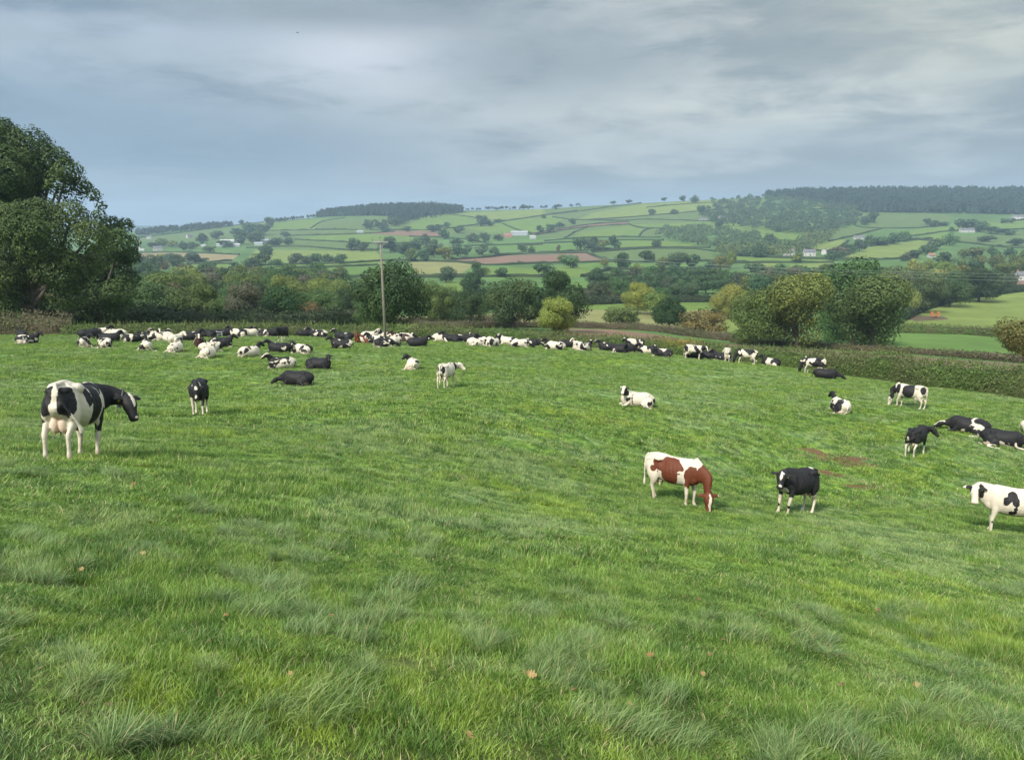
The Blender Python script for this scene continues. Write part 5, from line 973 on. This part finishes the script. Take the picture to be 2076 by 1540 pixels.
#   u, base v, apparent heading, pose, seed, darkness, head, legs, blaze, label
HERD = [
 (45,687,100,'Lf',1,1.8,1,-.5,.2,'black cow lying at the far left with another cow in front of it'), (56,697,20,'LR',2,.25,1.2,.4,.3,'black and white cow lying in front of the black one at the far left'),
 (150,678,178,'Lf',3,-.5,.9,.6,.9,'cow lying left with a black and white head, at the left of the second cluster'), (180,684,10,'Ld',4,1.7,1,0,.2,'black-backed cow lying between two whitish ones in the second cluster from the left'), (203,680,8,'Lf',5,-.7,1.6,.6,.1,'white cow with dark spots and dark head, back row of the second cluster'),
 (236,683,170,'Ld',6,-1.5,-.5,.6,.4,'whitish rump lying at the right end of the second cluster'), (171,703,80,'LC',7,-.05,1.0,.5,.3,'cow with a black shoulder seen from behind, front left of the second cluster'), (212,704,110,'Lk',8,-.3,1,.8,.4,'white and black cow, tail stretched right, front of the second cluster'), (222,693,-18,'LL',9,1.5,1,0,.1,'black cow resting behind the one with the stretched tail'),
 (270,694,12,'LB',10,-.25,1.5,.6,.7,'white cow with a dark rump, left of the cow showing a white blaze'), (305,690,-20,'LR',11,.5,1.5,.4,2.6,'dark cow holding its white-blazed head high in the third cluster from the left'), (297,709,95,'Lk',12,.0,.5,.9,.3,'dark-backed cow with white haunches seen from behind, front of the third cluster'), (318,690,0,'Lf',36,.3,1,.5,1,'black and white cow squeezed behind the white-blazed one'),
 (357,672,178,'Sg',13,2.6,1,-1,.1,'black cow standing behind the lying herd near the left hedge'), (330,690,165,'Lf',14,-1.3,.9,.5,.8,'cream cow lying with its head left, under the standing black cow'), (357,696,60,'LC',15,-1.6,-.3,.5,.5,'big cream cow in the middle of the third cluster'), (358,714,70,'Lk',16,-1.3,.8,.6,.4,'cream cow seen from behind, left of the white-blazed cow facing the camera'),
 (385,690,-10,'Lf',17,.3,1,.3,.3,'black and white cow lying behind the cream ones'), (405,702,268,'Lf',18,.6,1.4,.3,3.0,'dark red-black cow with a white blaze looking straight at the camera'), (424,725,70,'Lk',19,-1.6,.3,.6,.4,'cream cow with its leg and tail stretched far right, frontmost of its cluster'), (428,713,15,'LB',20,-.8,.6,.5,.4,'cream cow with one dark stripe behind the frontmost cream one'), (448,703,-10,'Lf',21,.7,1,.6,.6,'black cow with a white spot and white feet, right of the cream ones'),
 (418,684,175,'Ld',22,2.0,1,0,.1,'flat black cow in the back row right of the standing black cow'), (452,682,5,'Ld',23,.9,.2,.8,.4,'black-sided cow with a white back end, back row left of the speckled one'), (483,682,160,'Lf',24,.15,.8,.6,.5,'speckled cow in the back row above the white cow with the black neck'), (506,682,20,'LB',25,-1.3,1,.6,.5,'small-looking white cow in the back row right of the speckled one'), (530,682,170,'Lf',26,.1,1.1,.6,.6,'black and white cow in the back row left of the standing black one'), (552,682,10,'Ld',27,1.7,1,.5,.1,'black cow lying just left of the standing black one with a white face'),
 (506,723,38,'Lf',28,-.85,3.0,.9,1.1,'white cow with a black neck looking right, alone below the back row'), (568,714,178,'Lg',29,1.2,1,.4,.1,'black cow looking left with white feet, just behind the white one it touches'), (612,717,150,'LB',30,-.35,.8,.6,.6,'white cow with a large black flank patch, right of the black one it touches'),
 (573,692,245,'Sn',31,2.4,1.0,2.2,1.8,'black cow standing with a white forehead among the lying herd'), (572,747,196,'Lg',32,.10,1.1,.9,2.8,'black and white cow with a long white face looking left, mid-pasture'), (646,748,-28,'LR',33,2.2,1,.1,.8,'black cow with a white forehead lying and looking at the camera, mid-pasture'), (603,780,158,'Ld',34,2.8,1,-1,-.5,'all-black cow stretched flat on the grass, nearest of the lying cows'),
 (620,683,8,'Ld',35,2.0,1,.2,.2,'long black cow in the back row right of the standing black one'), (645,684,178,'Lf',37,-.2,.9,.5,1,'cow with a white rump left of the pole, back row'), (697,689,172,'Lf',38,1.7,.4,.4,2.6,'black-sided cow with a white head left of the red-brown lying cow'), (693,706,176,'Lg',39,.40,1.8,.3,.1,'white-backed, dark-flanked cow looking left, in front of the back row left of the pole'),
 (737,695,170,'LB',40,.6,1.2,.4,1.3,'red-brown and white cow lying just left of the pole'), (750,687,20,'Lf',41,-1.2,.6,.5,.8,'cream cow behind the red-brown lying one'), (762,697,150,'LL',42,-.2,1,.6,.8,'black and white cow between the red-brown one and the pole'), (778,703,10,'Le',43,.55,.9,1.1,.4,'dark-flanked cow with white haunches directly below the pole'), (785,689,200,'Lf',44,-.7,1.1,.6,1.6,'white cow with a raised head right at the foot of the pole'), (802,699,60,'Lk',45,-1.4,.6,.7,.4,'white cow with its hind leg stretched right, right of the pole'),
 (812,692,182,'Lf',46,.25,1,.6,.6,'brown-black speckled cow behind the stretched white one'), (824,691,10,'Ld',47,-.9,.7,.6,.6,'white rump showing left of the black cow that looks right'), (846,702,3,'Lf',48,1.9,1,1.3,.1,'black cow with a thin white band looking right, right of the pole'), (838,688,170,'Ld',49,2.0,1,.2,.1,'black cow half hidden behind the one looking right'),
 (836,748,98,'LB',50,-1.5,2.6,.5,.3,'white cow lying alone with its dark head turned over its back, mid-pasture'),
 (896,692,176,'Ld',51,-1.0,.6,.6,.6,'white cow at the left end of the cluster right of the pole'), (915,693,178,'Lf',52,1.8,1,.2,.4,'black cow with pricked head in the cluster right of the pole'), (937,693,20,'LC',53,-.5,.9,.7,.6,'white cow right of the black one with the pricked head'), (952,694,180,'Ld',54,1.0,1,.4,.3,'dark cow between two white ones right of the pole'), (967,701,5,'Le',55,-1.3,.8,.5,.5,'white cow lying level in front of a black head, below the yellow bush side'),
 (964,689,185,'Lf',56,1.8,.8,.4,1.4,'black cow whose head shows behind the level white one'), (984,698,170,'LL',57,.05,1,.6,.8,'black and white cow in the middle of the centre cluster'), (1000,702,60,'Lk',58,-.8,.9,.7,1.4,'white cow with a raised narrow head, its back turned, centre cluster'), (994,690,200,'Lf',59,1.3,.6,.2,1.9,'black cow with a white-topped head behind the centre cluster'), (1019,698,10,'Ld',60,1.3,1,.3,.3,'dark cow lying low between two white ones of the centre cluster'),
 (1031,699,170,'Lf',61,-1.2,.9,.6,.8,'white cow with its head raised left, right part of the centre cluster'), (1052,704,4,'Ld',62,-.75,1.1,.7,.6,'white cow with a brown-black stripe, frontmost right of the centre cluster'), (1076,702,-5,'Le',63,.9,.8,.4,2.0,'striped black and white head and body at the right end of the centre cluster'),
 (1125,709,175,'Lg',64,-.85,1.2,.6,.6,'white cow with one round black spot below the yellow bush'), (1108,699,190,'Lf',65,1.7,.9,.4,.6,'black cow with its head raised left below the yellow bush'), (1137,693,170,'Ld',66,-1.1,.7,.6,.6,'white back showing behind the black cow below the yellow bush'), (1152,705,10,'Ld',67,1.6,.9,.2,.5,'black cow right of the one with a round spot'), (1171,708,110,'LB',68,-1.2,.8,.6,.6,'white cow seen from behind, left of the one with a raised white face'), (1187,711,60,'Lk',69,-.5,1.0,.8,1.8,'white and black cow with a raised white face, right end of its cluster'),
 (1216,703,185,'Lf',70,1.8,1,.4,.3,'black cow at the left end of the group round the standing cows'), (1232,711,182,'Lg',71,.9,.8,.8,1.4,'black cow with white shoulder bands, left of the standing white one'), (1257,715,-20,'LC',72,1.5,1,1.2,.6,'black cow with a white haunch in front of the standing white one'), (1250,707,178,'Sg',73,-1.1,.4,.5,.6,'whitish cow with grey patches standing among the right-hand group'), (1270,707,100,'Sn',74,1.2,.9,.8,.4,'dark cow standing behind, between the two standing pale ones'), (1285,714,182,'SR',75,.05,.6,1.3,.6,'black and white cow standing side-on above the white speckled lying cow'),
 (1314,717,186,'Lg',76,-.2,1.9,.6,.5,'cow with a black head and white shoulder lying right of the standing ones'), (1342,723,172,'LB',77,1.3,-.4,.6,.4,'black cow with a white rump, right end of the right-hand group'), (1270,713,0,'Ld',78,1.6,1,.3,.3,'black cow lying under the standing black and white one'),
 (1405,728,8,'SR',79,-.95,1.5,.9,1.9,'tall white cow standing side-on before the hedge with yellow leaves'), (1408,727,5,'Ld',80,1.5,1,.6,.3,'dark cow lying behind the legs of the tall white one'), (1436,728,182,'Lg',81,1.4,1,.9,.6,'black cow lying right of the tall white one'), (1463,731,176,'Lf',82,.45,1.6,.6,1.9,'black and white striped cow lying between two standing white ones'), (1474,733,88,'SL',83,-1.9,-.6,.6,.6,'white cow standing with its back turned, near the hedge'),
 (1512,738,178,'Sg',84,-.1,2.4,1.0,.4,'black-necked white cow grazing leftwards near the hedge'), (1535,737,70,'Sg',85,-.7,.7,.9,.6,'white cow with a dark patch standing tail-on beside the grazing one'), (1563,742,176,'Lf',86,-.1,1.2,.4,.8,'spotted cow lying alone by the hedge right of the grazing pair'),
 (1648,757,172,'Sg',87,.35,1.5,1.6,.5,'black and white cow grazing by the hedge behind a black lying cow'), (1673,767,4,'Ld',88,2.8,1,-1,-.4,'all-black cow lying by the hedge at the right'),
 (1290,824,198,'LL',89,-1.25,.9,.6,3.0,'speckled white cow lying alone in mid-pasture, facing the camera'), (1702,835,118,'Lf',90,-.75,2.9,.3,.3,'white cow with a black head lying by itself at the right, seen from behind'),
 (1962,877,180,'Ld',91,.75,1.4,.9,3.2,'black cow with a white middle band and white face resting its head, at the right'), (2030,903,2,'Le',92,1.3,.9,1.6,.7,'black cow with white bands lying in front of the white-faced one at the right edge'), (2108,882,2,'Ld',93,-3.5,1,.6,2,'white rump of a lying cow just showing at the right edge'),
]
for (u, v, hd_, k, seed, bias, hm, lg, bz, lab) in HERD:
    me = cproto(k); r = place_cow(me, u, v, hd_, lab, .96 + .06 * ((seed * 37) % 10) / 10, lean=1.0 if k[0] == 'L' else 0)
    coat(r, seed * 1.37, bias * (.62 if bias < 1.9 and bias > 0 else .8 if bias > 0 else .5) + (.12 if bias < 0 else 0), hm, lg, bz, red=1.0 if seed == 40 else (.35 if seed in (18, 46) else 0))
# ------------------------------------------------------------------ pole, wires, houses, machine, leaves, birds
M_WOOD = plain('weathered_pole', (.17, .155, .125), .85, .25, 4); M_STEEL = plain('galvanised_steel', (.30, .31, .31), .5, .1, 6, .4); M_PORC = plain('insulator_porcelain', (.10, .075, .06), .35); M_WIRE = plain('wire_metal', (.16, .22, .20), .5)
pd = 80.0; px = float(a_of(781, 672)) * pd; pz = float(ground_z(px, pd)); tx_, tz_ = float(a_of(771, 486)) * pd, CAMZ + pd * float(s_of(486))
root = empty('utility_pole', (px, pd, pz)); tag(root, 'tall wooden utility pole with a crossarm rising behind the resting herd', 'utility pole')
top = np.array([tx_ - px, 0, tz_ - pz]); m = MB(); m.tube([(0, 0, -.6), top * .5, top], [.15, .125, .095], 12); m.build('pole', M_WOOD, root, True)
ca_ = top + np.array([0, 0, -.22]); arm = MB(); arm.box(tuple(ca_ + np.array([0, -.14, 0])), (1.62, .10, .12)); arm.tube([ca_ + np.array([-.55, -.14, -.03]), ca_ + np.array([0, -.12, -.62])], .022, 6); arm.tube([ca_ + np.array([.55, -.14, -.03]), ca_ + np.array([0, -.12, -.62])], .022, 6); arm = arm.build('crossarm', M_STEEL, root)
ends = []
for x, dz_ in ((-.74, 0), (0, .26), (.74, 0)):
    q = MB(); c = ca_ + np.array([x, -.14, .06 + dz_]); q.tube([c + np.array([0, 0, -.02]), c + np.array([0, 0, .12])], .018, 6)
    for j in range(3): q.ball(c + np.array([0, 0, .13 + j * .05]), (.06 - .006 * j, .06 - .006 * j, .024), 10, 6)
    q.build('insulator', M_PORC, arm); ends.append(np.array([px, pd, pz]) + c + np.array([0, 0, .24]))
for i, e in enumerate(ends):       # the span towards the next pole, out of view at the right
    y1 = 63.0; v1 = 556 + i * 7; x1 = float(a_of(2076, v1)) * y1; z1 = CAMZ + y1 * float(s_of(v1)); dirv = np.array([x1, y1, z1]) - e; pts = []
    for t in np.linspace(0, 1.5, 40): q_ = e + dirv * t; q_[2] -= 2.6 * t * (1.0 - t) ; pts.append(q_)
    mb = MB(); mb.tube(pts, .009, 5); tag(mb.build('power_line', M_WIRE, None, True), ('lowest', 'middle', 'topmost')[2 - i] + ' of the three thin wires running right from the pole', 'wire', 'wires of the pole')
M_WHITE = plain('white_render', (.42, .42, .40), .8, .1, .5); M_ROOF = plain('slate_roof', (.12, .12, .13), .8, .2, .4); M_ROOFR = plain('tiled_roof', (.24, .13, .10), .8, .2, .4); M_GLASS = plain('window_dark', (.03, .035, .04), .3); M_BRICK = plain('brick', (.35, .17, .12), .85, .2, .5); M_TIN = plain('tin_roof', (.30, .33, .35), .6, .1, .2); M_DOOR = plain('painted_door', (.10, .07, .05), .6)
def house(u, v, L, Wd, h, rz, label, wall=None, roof=None, chim=1, name='house', cat='house', win=3, shed=False):
    P = far_P(u, v); root = empty(name, P, R(rz)); tag(root, label, cat); m = MB(); rh = Wd * (.42 if not shed else .2)
    m.add([(-L/2,-Wd/2,-1),(L/2,-Wd/2,-1),(L/2,Wd/2,-1),(-L/2,Wd/2,-1),(-L/2,-Wd/2,h),(L/2,-Wd/2,h),(L/2,Wd/2,h),(-L/2,Wd/2,h),(-L/2,0,h+rh),(L/2,0,h+rh)], [(0,1,5,4),(2,3,7,6),(0,3,2,1)], [(1,2,6),(1,6,5),(5,6,9),(3,0,4),(3,4,7),(7,4,8)]); m.build('wall', wall or M_WHITE, root)
    r = MB(); e = .45; t = .22
    for s in (-1, 1):
        y0, z0 = s * (Wd / 2 + e), h - e * .84 * (.5 if shed else 1) + .03
        r.add([(-L/2-e,y0,z0),(L/2+e,y0,z0),(L/2+e,0,h+rh+.03),(-L/2-e,0,h+rh+.03),(-L/2-e,y0,z0+t),(L/2+e,y0,z0+t),(L/2+e,0,h+rh+t),(-L/2-e,0,h+rh+t)], [(0,1,2,3),(4,7,6,5),(0,4,5,1),(0,3,7,4),(1,5,6,2)])
    ro = r.build('roof', roof or M_ROOF, root)
    for i in range(chim): c = MB(); c.box(((-1 if i == 0 else 1) * (L / 2 - .7), 0, h + rh + .5), (.9, .7, 1.8)); c.build('chimney', M_BRICK, ro)
    for i in range(win):
        for z in ((1.4, 3.9) if h > 4.6 else (1.5,)):
            x = -L / 2 + L * (i + .5) / win; w_ = MB(); w_.box((x, -Wd / 2 - .03, z), (1.0, .08, 1.2)); w_.build('window', M_GLASS, root)
    if not shed: d = MB(); d.box((L * .08, -Wd / 2 - .035, 1.0), (.95, .09, 2.0)); d.build('door', M_DOOR, root)
    return root
for a in ((1599,518,13,6,5,8,'white cottage at the left of the hamlet on the hillside'),(1640,519,14,7,5.2,-5,'white farmhouse in the middle of the hillside hamlet'),(1671,516,9,6,5,60,'gabled white house at the right of the hillside hamlet'),(1741,485,17,6,3.2,3,'long low white cottage above the row of trees on the hillside'),
          (1960,471,26,8,4.2,4,'long white farmhouse below the right-hand wood'),(2062,444,22,8,5,-10,'white house on the hill at the right edge'),(1465,444,20,7,4,5,'white house at the edge of the mixed wood'),(1425,447,18,7,3,2,'low white building left of the house by the mixed wood'),
          (320,508,16,8,5,30,'white house low on the slope right of the big oaks'),(303,484,12,7,4.5,0,'small white house above the tan field right of the big oaks'),(384,482,13,8,5.5,50,'gabled white house among trees on the left hillside'),(410,481,12,7,5,10,'pale house right of the gabled one on the left hillside'),(2074,582-14,11,6,4,0,'pale cottage at the right edge behind the brown field'),(1888,522,8,5,2.8,5,'low house with a tiled roof among the trees above the dark oaks')):
    house(*a, chim=2 if a[2] > 12 else 1, roof=M_ROOFR if 'tiled' in a[6] else None)
for a in ((462,493,30,14,5,4,'long white-roofed farm shed on the left hillside'),(450,499,18,12,4,0,'smaller pale shed below the long white-roofed one'),(478,500,16,10,4,10,'pale shed right below the long white-roofed one'),(540,491,24,12,4,0,'grey-roofed shed at the right end of the left farm'),(525,497,16,10,4,5,'small grey shed in front of the grey-roofed one'),(1053,477,34,14,6,-4,'large pale-roofed barn on the hillside above the centre'),(1080,484,12,8,4,0,'small white shed right of the large barn'),(413,500,9,5,3,0,'small cream shed in the field left of the white-roofed farm'),(730,473,14,9,4,5,'small pale shed in the trees left of the pole')):
    house(*a, wall=M_TIN, roof=M_TIN if 'white' not in a[6] else M_WHITE, chim=0, name='barn', cat='barn', win=0, shed=True)
for a in ((1030,481,16,8,4.5,0,'pinkish farmhouse left of the large barn'),(1012,485,13,7,4.5,20,'brick house at the left end of the barn farm')): house(*a, wall=M_BRICK, roof=M_ROOFR)
# church
P = far_P(283, 508); r = empty('church', P); tag(r, 'small white church with a pointed spire right of the big oaks', 'church'); m = MB(); m.box((0, 0, 3), (5, 5, 9)); m.box((6, 0, 1.5), (9, 6, 5)); m.build('wall', M_WHITE, r); m = MB(); m.add([(-2.6,-2.6,7.5),(2.6,-2.6,7.5),(2.6,2.6,7.5),(-2.6,2.6,7.5),(0,0,15)], [(0,3,2,1)], [(0,1,4),(1,2,4),(2,3,4),(3,0,4)]); m.build('spire', M_ROOF, r)
# orange implement with two folded-up wings standing on the bright field
M_ORANGE = plain('orange_paint', (.40, .13, .05), .5, .08); M_TYRE = plain('tyre_rubber', (.02, .02, .02), .85)
P = far_P(1895, 644); r = empty('farm_implement', P, R(8)); r.scale = (.9,) * 3; tag(r, 'orange farm implement with two folded upright wings parked on the bright green field', 'farm machine')
m = MB(); m.box((0, 0, .75), (4.2, .35, .3)); m.box((0, -.9, .8), (.3, 2.2, .25)); m.box((0, .6, .75), (1.6, .9, .5)); fr = m.build('frame', M_ORANGE, r)
for s in (-1, 1):
    m = MB(); m.box((s * 1.55, 0, 1.75), (1.25, .3, 1.9)); m.box((s * 1.55, 0, 2.75), (1.35, .38, .14)); m.box((s * 1.0, 0, 1.2), (.3, .3, .9))
    w_ = m.build('wing', M_ORANGE, r); t = MB()
    for k in range(6): t.tube([(s * 1.55 - .5 + k * .2, -.2, .95), (s * 1.55 - .5 + k * .2, -.32, .45)], .035, 5)
    t.build('tines', M_STEEL, w_)
    t = MB(); an = np.linspace(0, 2 * math.pi, 17); t.tube([(s * .95, .55 + .33 * math.cos(x), .42 + .33 * math.sin(x)) for x in an], .10, 8, up=(1, 0, 0), cap=False); t.ball((s * .95, .55, .42), (.08, .14, .14), 8, 6); t.build('wheel', M_TYRE, r)
# pale gate and posts
def fence_post(u, v, hpx, label):
    P = far_P(u, v); h = hpx * P[1] / 1600; m = MB(); m.box((0, 0, h / 2 - .1), (.14, .14, h + .2)); m.tube([(0, 0, h - .0), (0, 0, h + .04)], [.07, .02], 4); o = m.build('fence_post', M_WOOD); o.location = P; return tag(o, label, 'post')
for u, v, h, l in ((1746,717,10,'pale wooden post in the grass strip behind the right-hand hedge'),(1530,694,9,'grey post in the brown hedge above the grazing pair'),(86,664,14,'pale post sticking up from the hedge under the big oaks'),(50,664,10,'short pale post at the left end of the hedge under the big oaks'),(2028,744,9,'thin post beyond the long hedge at the right'),(2001,742,9,'thin post left of the other beyond the long hedge'),(1249,597,6,'white marker post on the embankment')): fence_post(u, v, h, l)
a0 = far_P(415, 673); g = empty('field_gate', hit(413, 686) + Vector((0, 1.0, 0))); g.location = Vector((a_of(413, 680) * 81, 81, ground_z(a_of(413, 680) * 81, 81) - .82)); tag(g, 'pale metal gate rail showing over the backs of the cows at the left', 'gate')
m = MB()
for z in (.3, .55, .8, 1.05, 1.3): m.tube([(-1.9, 0, z), (1.9, 0, z)], .028, 6)
m.build('rails', M_TIN, g); m = MB()
for x in (-1.9, 0, 1.9): m.tube([(x, 0, -.1), (x, 0, 1.34)], .035, 6)
m.build('uprights', M_TIN, g)
# oak leaves blown onto the grass
def leaf_mesh(seed):
    rng = np.random.default_rng(seed); n = 28; t = np.linspace(0, 1, n); w_ = .30 * np.sin(math.pi * np.clip(t, 0, 1)) ** .7 * (1 + .42 * np.sin(t * math.pi * 9 + rng.random())) * (.75 + .5 * t); V = []
    for i in range(n):
        x = t[i] - .5; cu = rng.uniform(.9, 1.1)
        for s in (-1, 0, 1): V.append((x, s * max(w_[i], .012), (.16 * (2 * x) ** 2 + .55 * (w_[i] * s) ** 2 + (.03 * math.sin(9 * x + s)) ) * cu))
    V = np.array(V); q = np.arange(n - 1) * 3; Q = np.concatenate([np.stack([q, q + 3, q + 4, q + 1], 1), np.stack([q + 1, q + 4, q + 5, q + 2], 1)]); m = MB(); m.add(V, Q); m.tube([(-.5, 0, .16), (-.62, .01, .14), (-.74, .05, .17)], .012, 5)
    return m
def m_dleaf(name, a, b):
    m = bpy.data.materials.new(name); m.use_nodes = True; t = NT(m.node_tree); n = t.noise(t.n('ShaderNodeTexCoord').outputs['Object'], 6, 4, .6)
    bs = t.n('ShaderNodeBsdfPrincipled'); t.set(bs.inputs['Base Color'], t.mix(t.ss(n, .35, .65), a, b)); bs.inputs['Roughness'].default_value = .6; t.set(t.n('ShaderNodeOutputMaterial').inputs[0], bs.outputs[0]); return m
ML = [m_dleaf('tan_dead_leaf', (.34, .24, .09), (.24, .15, .055)), m_dleaf('brown_dead_leaf', (.19, .10, .045), (.12, .06, .03)), m_dleaf('orange_dead_leaf', (.26, .14, .04), (.17, .085, .03))]
LM = [[leaf_mesh(90 + i).mesh('fallen_leaf', (mt,), True) for i in range(3)] for mt in ML]
LEAVES = [(1076,1381,26,0,'tan oak leaf lying open in the bottom centre, the largest and palest'),(952,1512,28,0,'tan lobed leaf at the very bottom, left of centre'),(947,1322,14,0,'small tan leaf above and left of the large pale one'),(1317,1338,18,2,'orange-tan leaf among grass right of the centre'),(1276,1444,20,0,'pale curled leaf, right one of a close pair below the centre'),(1247,1448,16,1,'brownish leaf, left one of a close pair below the centre'),(1163,1413,12,1,'small brown leaf right and below the large pale one'),
 (1422,1378,18,0,'pale folded leaf in long grass right of centre'),(1701,1338,20,1,'brown leaf at the right, beside a dark tussock'),(1705,1400,20,1,'rusty brown leaf below another at the right'),(1857,1400,22,0,'pale narrow leaf at the far right'),(1335,1519,16,0,'pale round leaf at the bottom right of centre'),(1463,1306,14,1,'reddish leaf standing in the grass right of centre'),(1438,1336,10,1,'tiny reddish leaf beside the folded pale one'),
 (672,1259,14,2,'orange leaf left of centre beside another'),(705,1252,14,2,'bright orange leaf right beside its neighbour, left of centre'),(459,1259,16,2,'orange-tan leaf in the grass at the left'),(588,1383,12,0,'whitish leaf in short grass at the left of centre'),(226,1450,22,1,'dark red-brown leaf low at the left'),(168,1455,26,1,'large red-brown leaf half buried at the bottom left'),(74,1172,14,2,'orange leaf high in the grass at the far left'),(28,1260,20,2,'orange-brown leaf at the left edge'),(425,1314,10,1,'small dark leaf at the left of centre'),
 (292,1130,14,0,'pale leaf in blue-green grass at the left'),(166,1165,14,0,'pale flat leaf beside an orange one at the left'),(306,1065,9,2,'tiny orange leaf far up at the left'),(272,984,12,2,'orange leaf below the nearest cow'),(143,1145,10,0,'tiny tan leaf between two others at the left'),(1944,1462,10,2,'tiny orange leaf at the bottom right'),(1780,1241,12,1,'small brown leaf far right in blue-green grass'),(1415,1220,12,1,'small brown leaf below the black cow facing the camera'),(1670,1492,18,0,'tan leaf with grass over it at the bottom right')]
for i, (u, v, wpx, mt, lab) in enumerate(LEAVES):
    p = hit(u, v + 6); s = wpx * p.y / 1600 / math.cos(PITCH) * 1.15; s = min(s, .12) * .9; o = link('fallen_leaf', LM[mt][i % 3]); up = .075
    o.location = p + Vector((0, 0, up)); o.scale = (s, s, s); o.rotation_euler = (.55 + .4 * math.sin(i * 3.1), .3 * math.cos(i * 1.7), i * 1.9); tag(o, lab, 'leaf', 'fallen oak leaves on the grass')
# two birds far up
M_BIRD = plain('dark_feathers', (.03, .03, .035), .8)
for (u, v, d, lab) in ((603, 67, 150, 'tiny dark bird high in the grey cloud above the centre-left'), (376, 200, 170, 'tiny dark bird in the blue-grey sky above the left trees')):
    dr = direction(u, v); m = MB(); m.tube([(-.2, 0, 0), (-.05, 0, .02), (.1, 0, .02), (.2, 0, 0)], [.02, .05, .045, .015], 8); m.add([(-.06,0,.03),(.08,0,.03),(.04,.22,.10),(-.04,.22,.10),(-.05,.42,.05),(.0,.42,.05)], [(0,1,2,3),(3,2,5,4)]); m.add([(-.06,0,.031),(.08,0,.031),(.04,-.22,.10),(-.04,-.22,.10),(-.05,-.42,.05),(.0,-.42,.05)], [(0,3,2,1),(3,4,5,2)]); m.add([(-.2,-.04,0),(-.2,.04,0),(-.32,.06,0),(-.32,-.06,0)], [(0,1,2,3)])
    o = m.build('bird', M_BIRD); o.location = Vector((0, 0, CAMZ)) + dr * d; o.rotation_euler = (.2, .1, u); tag(o, lab, 'bird')
# ------------------------------------------------------------------ the damp air of the valley
m = MB(); m.box((0, 4300, 0), (26000, 8900, 600)); hz = m.build('haze', None); hm = bpy.data.materials.new('haze'); hm.use_nodes = True; t = NT(hm.node_tree)
pv_ = t.n('ShaderNodeVolumePrincipled'); pv_.inputs['Color'].default_value = (.58, .78, 1.0, 1); pv_.inputs['Density'].default_value = HAZE; pv_.inputs['Anisotropy'].default_value = .1
t.set(t.n('ShaderNodeOutputMaterial').inputs['Volume'], pv_.outputs[0]); hz.data.materials.append(hm); tag(hz, 'pale blue damp air over the valley', 'haze', kind='stuff')
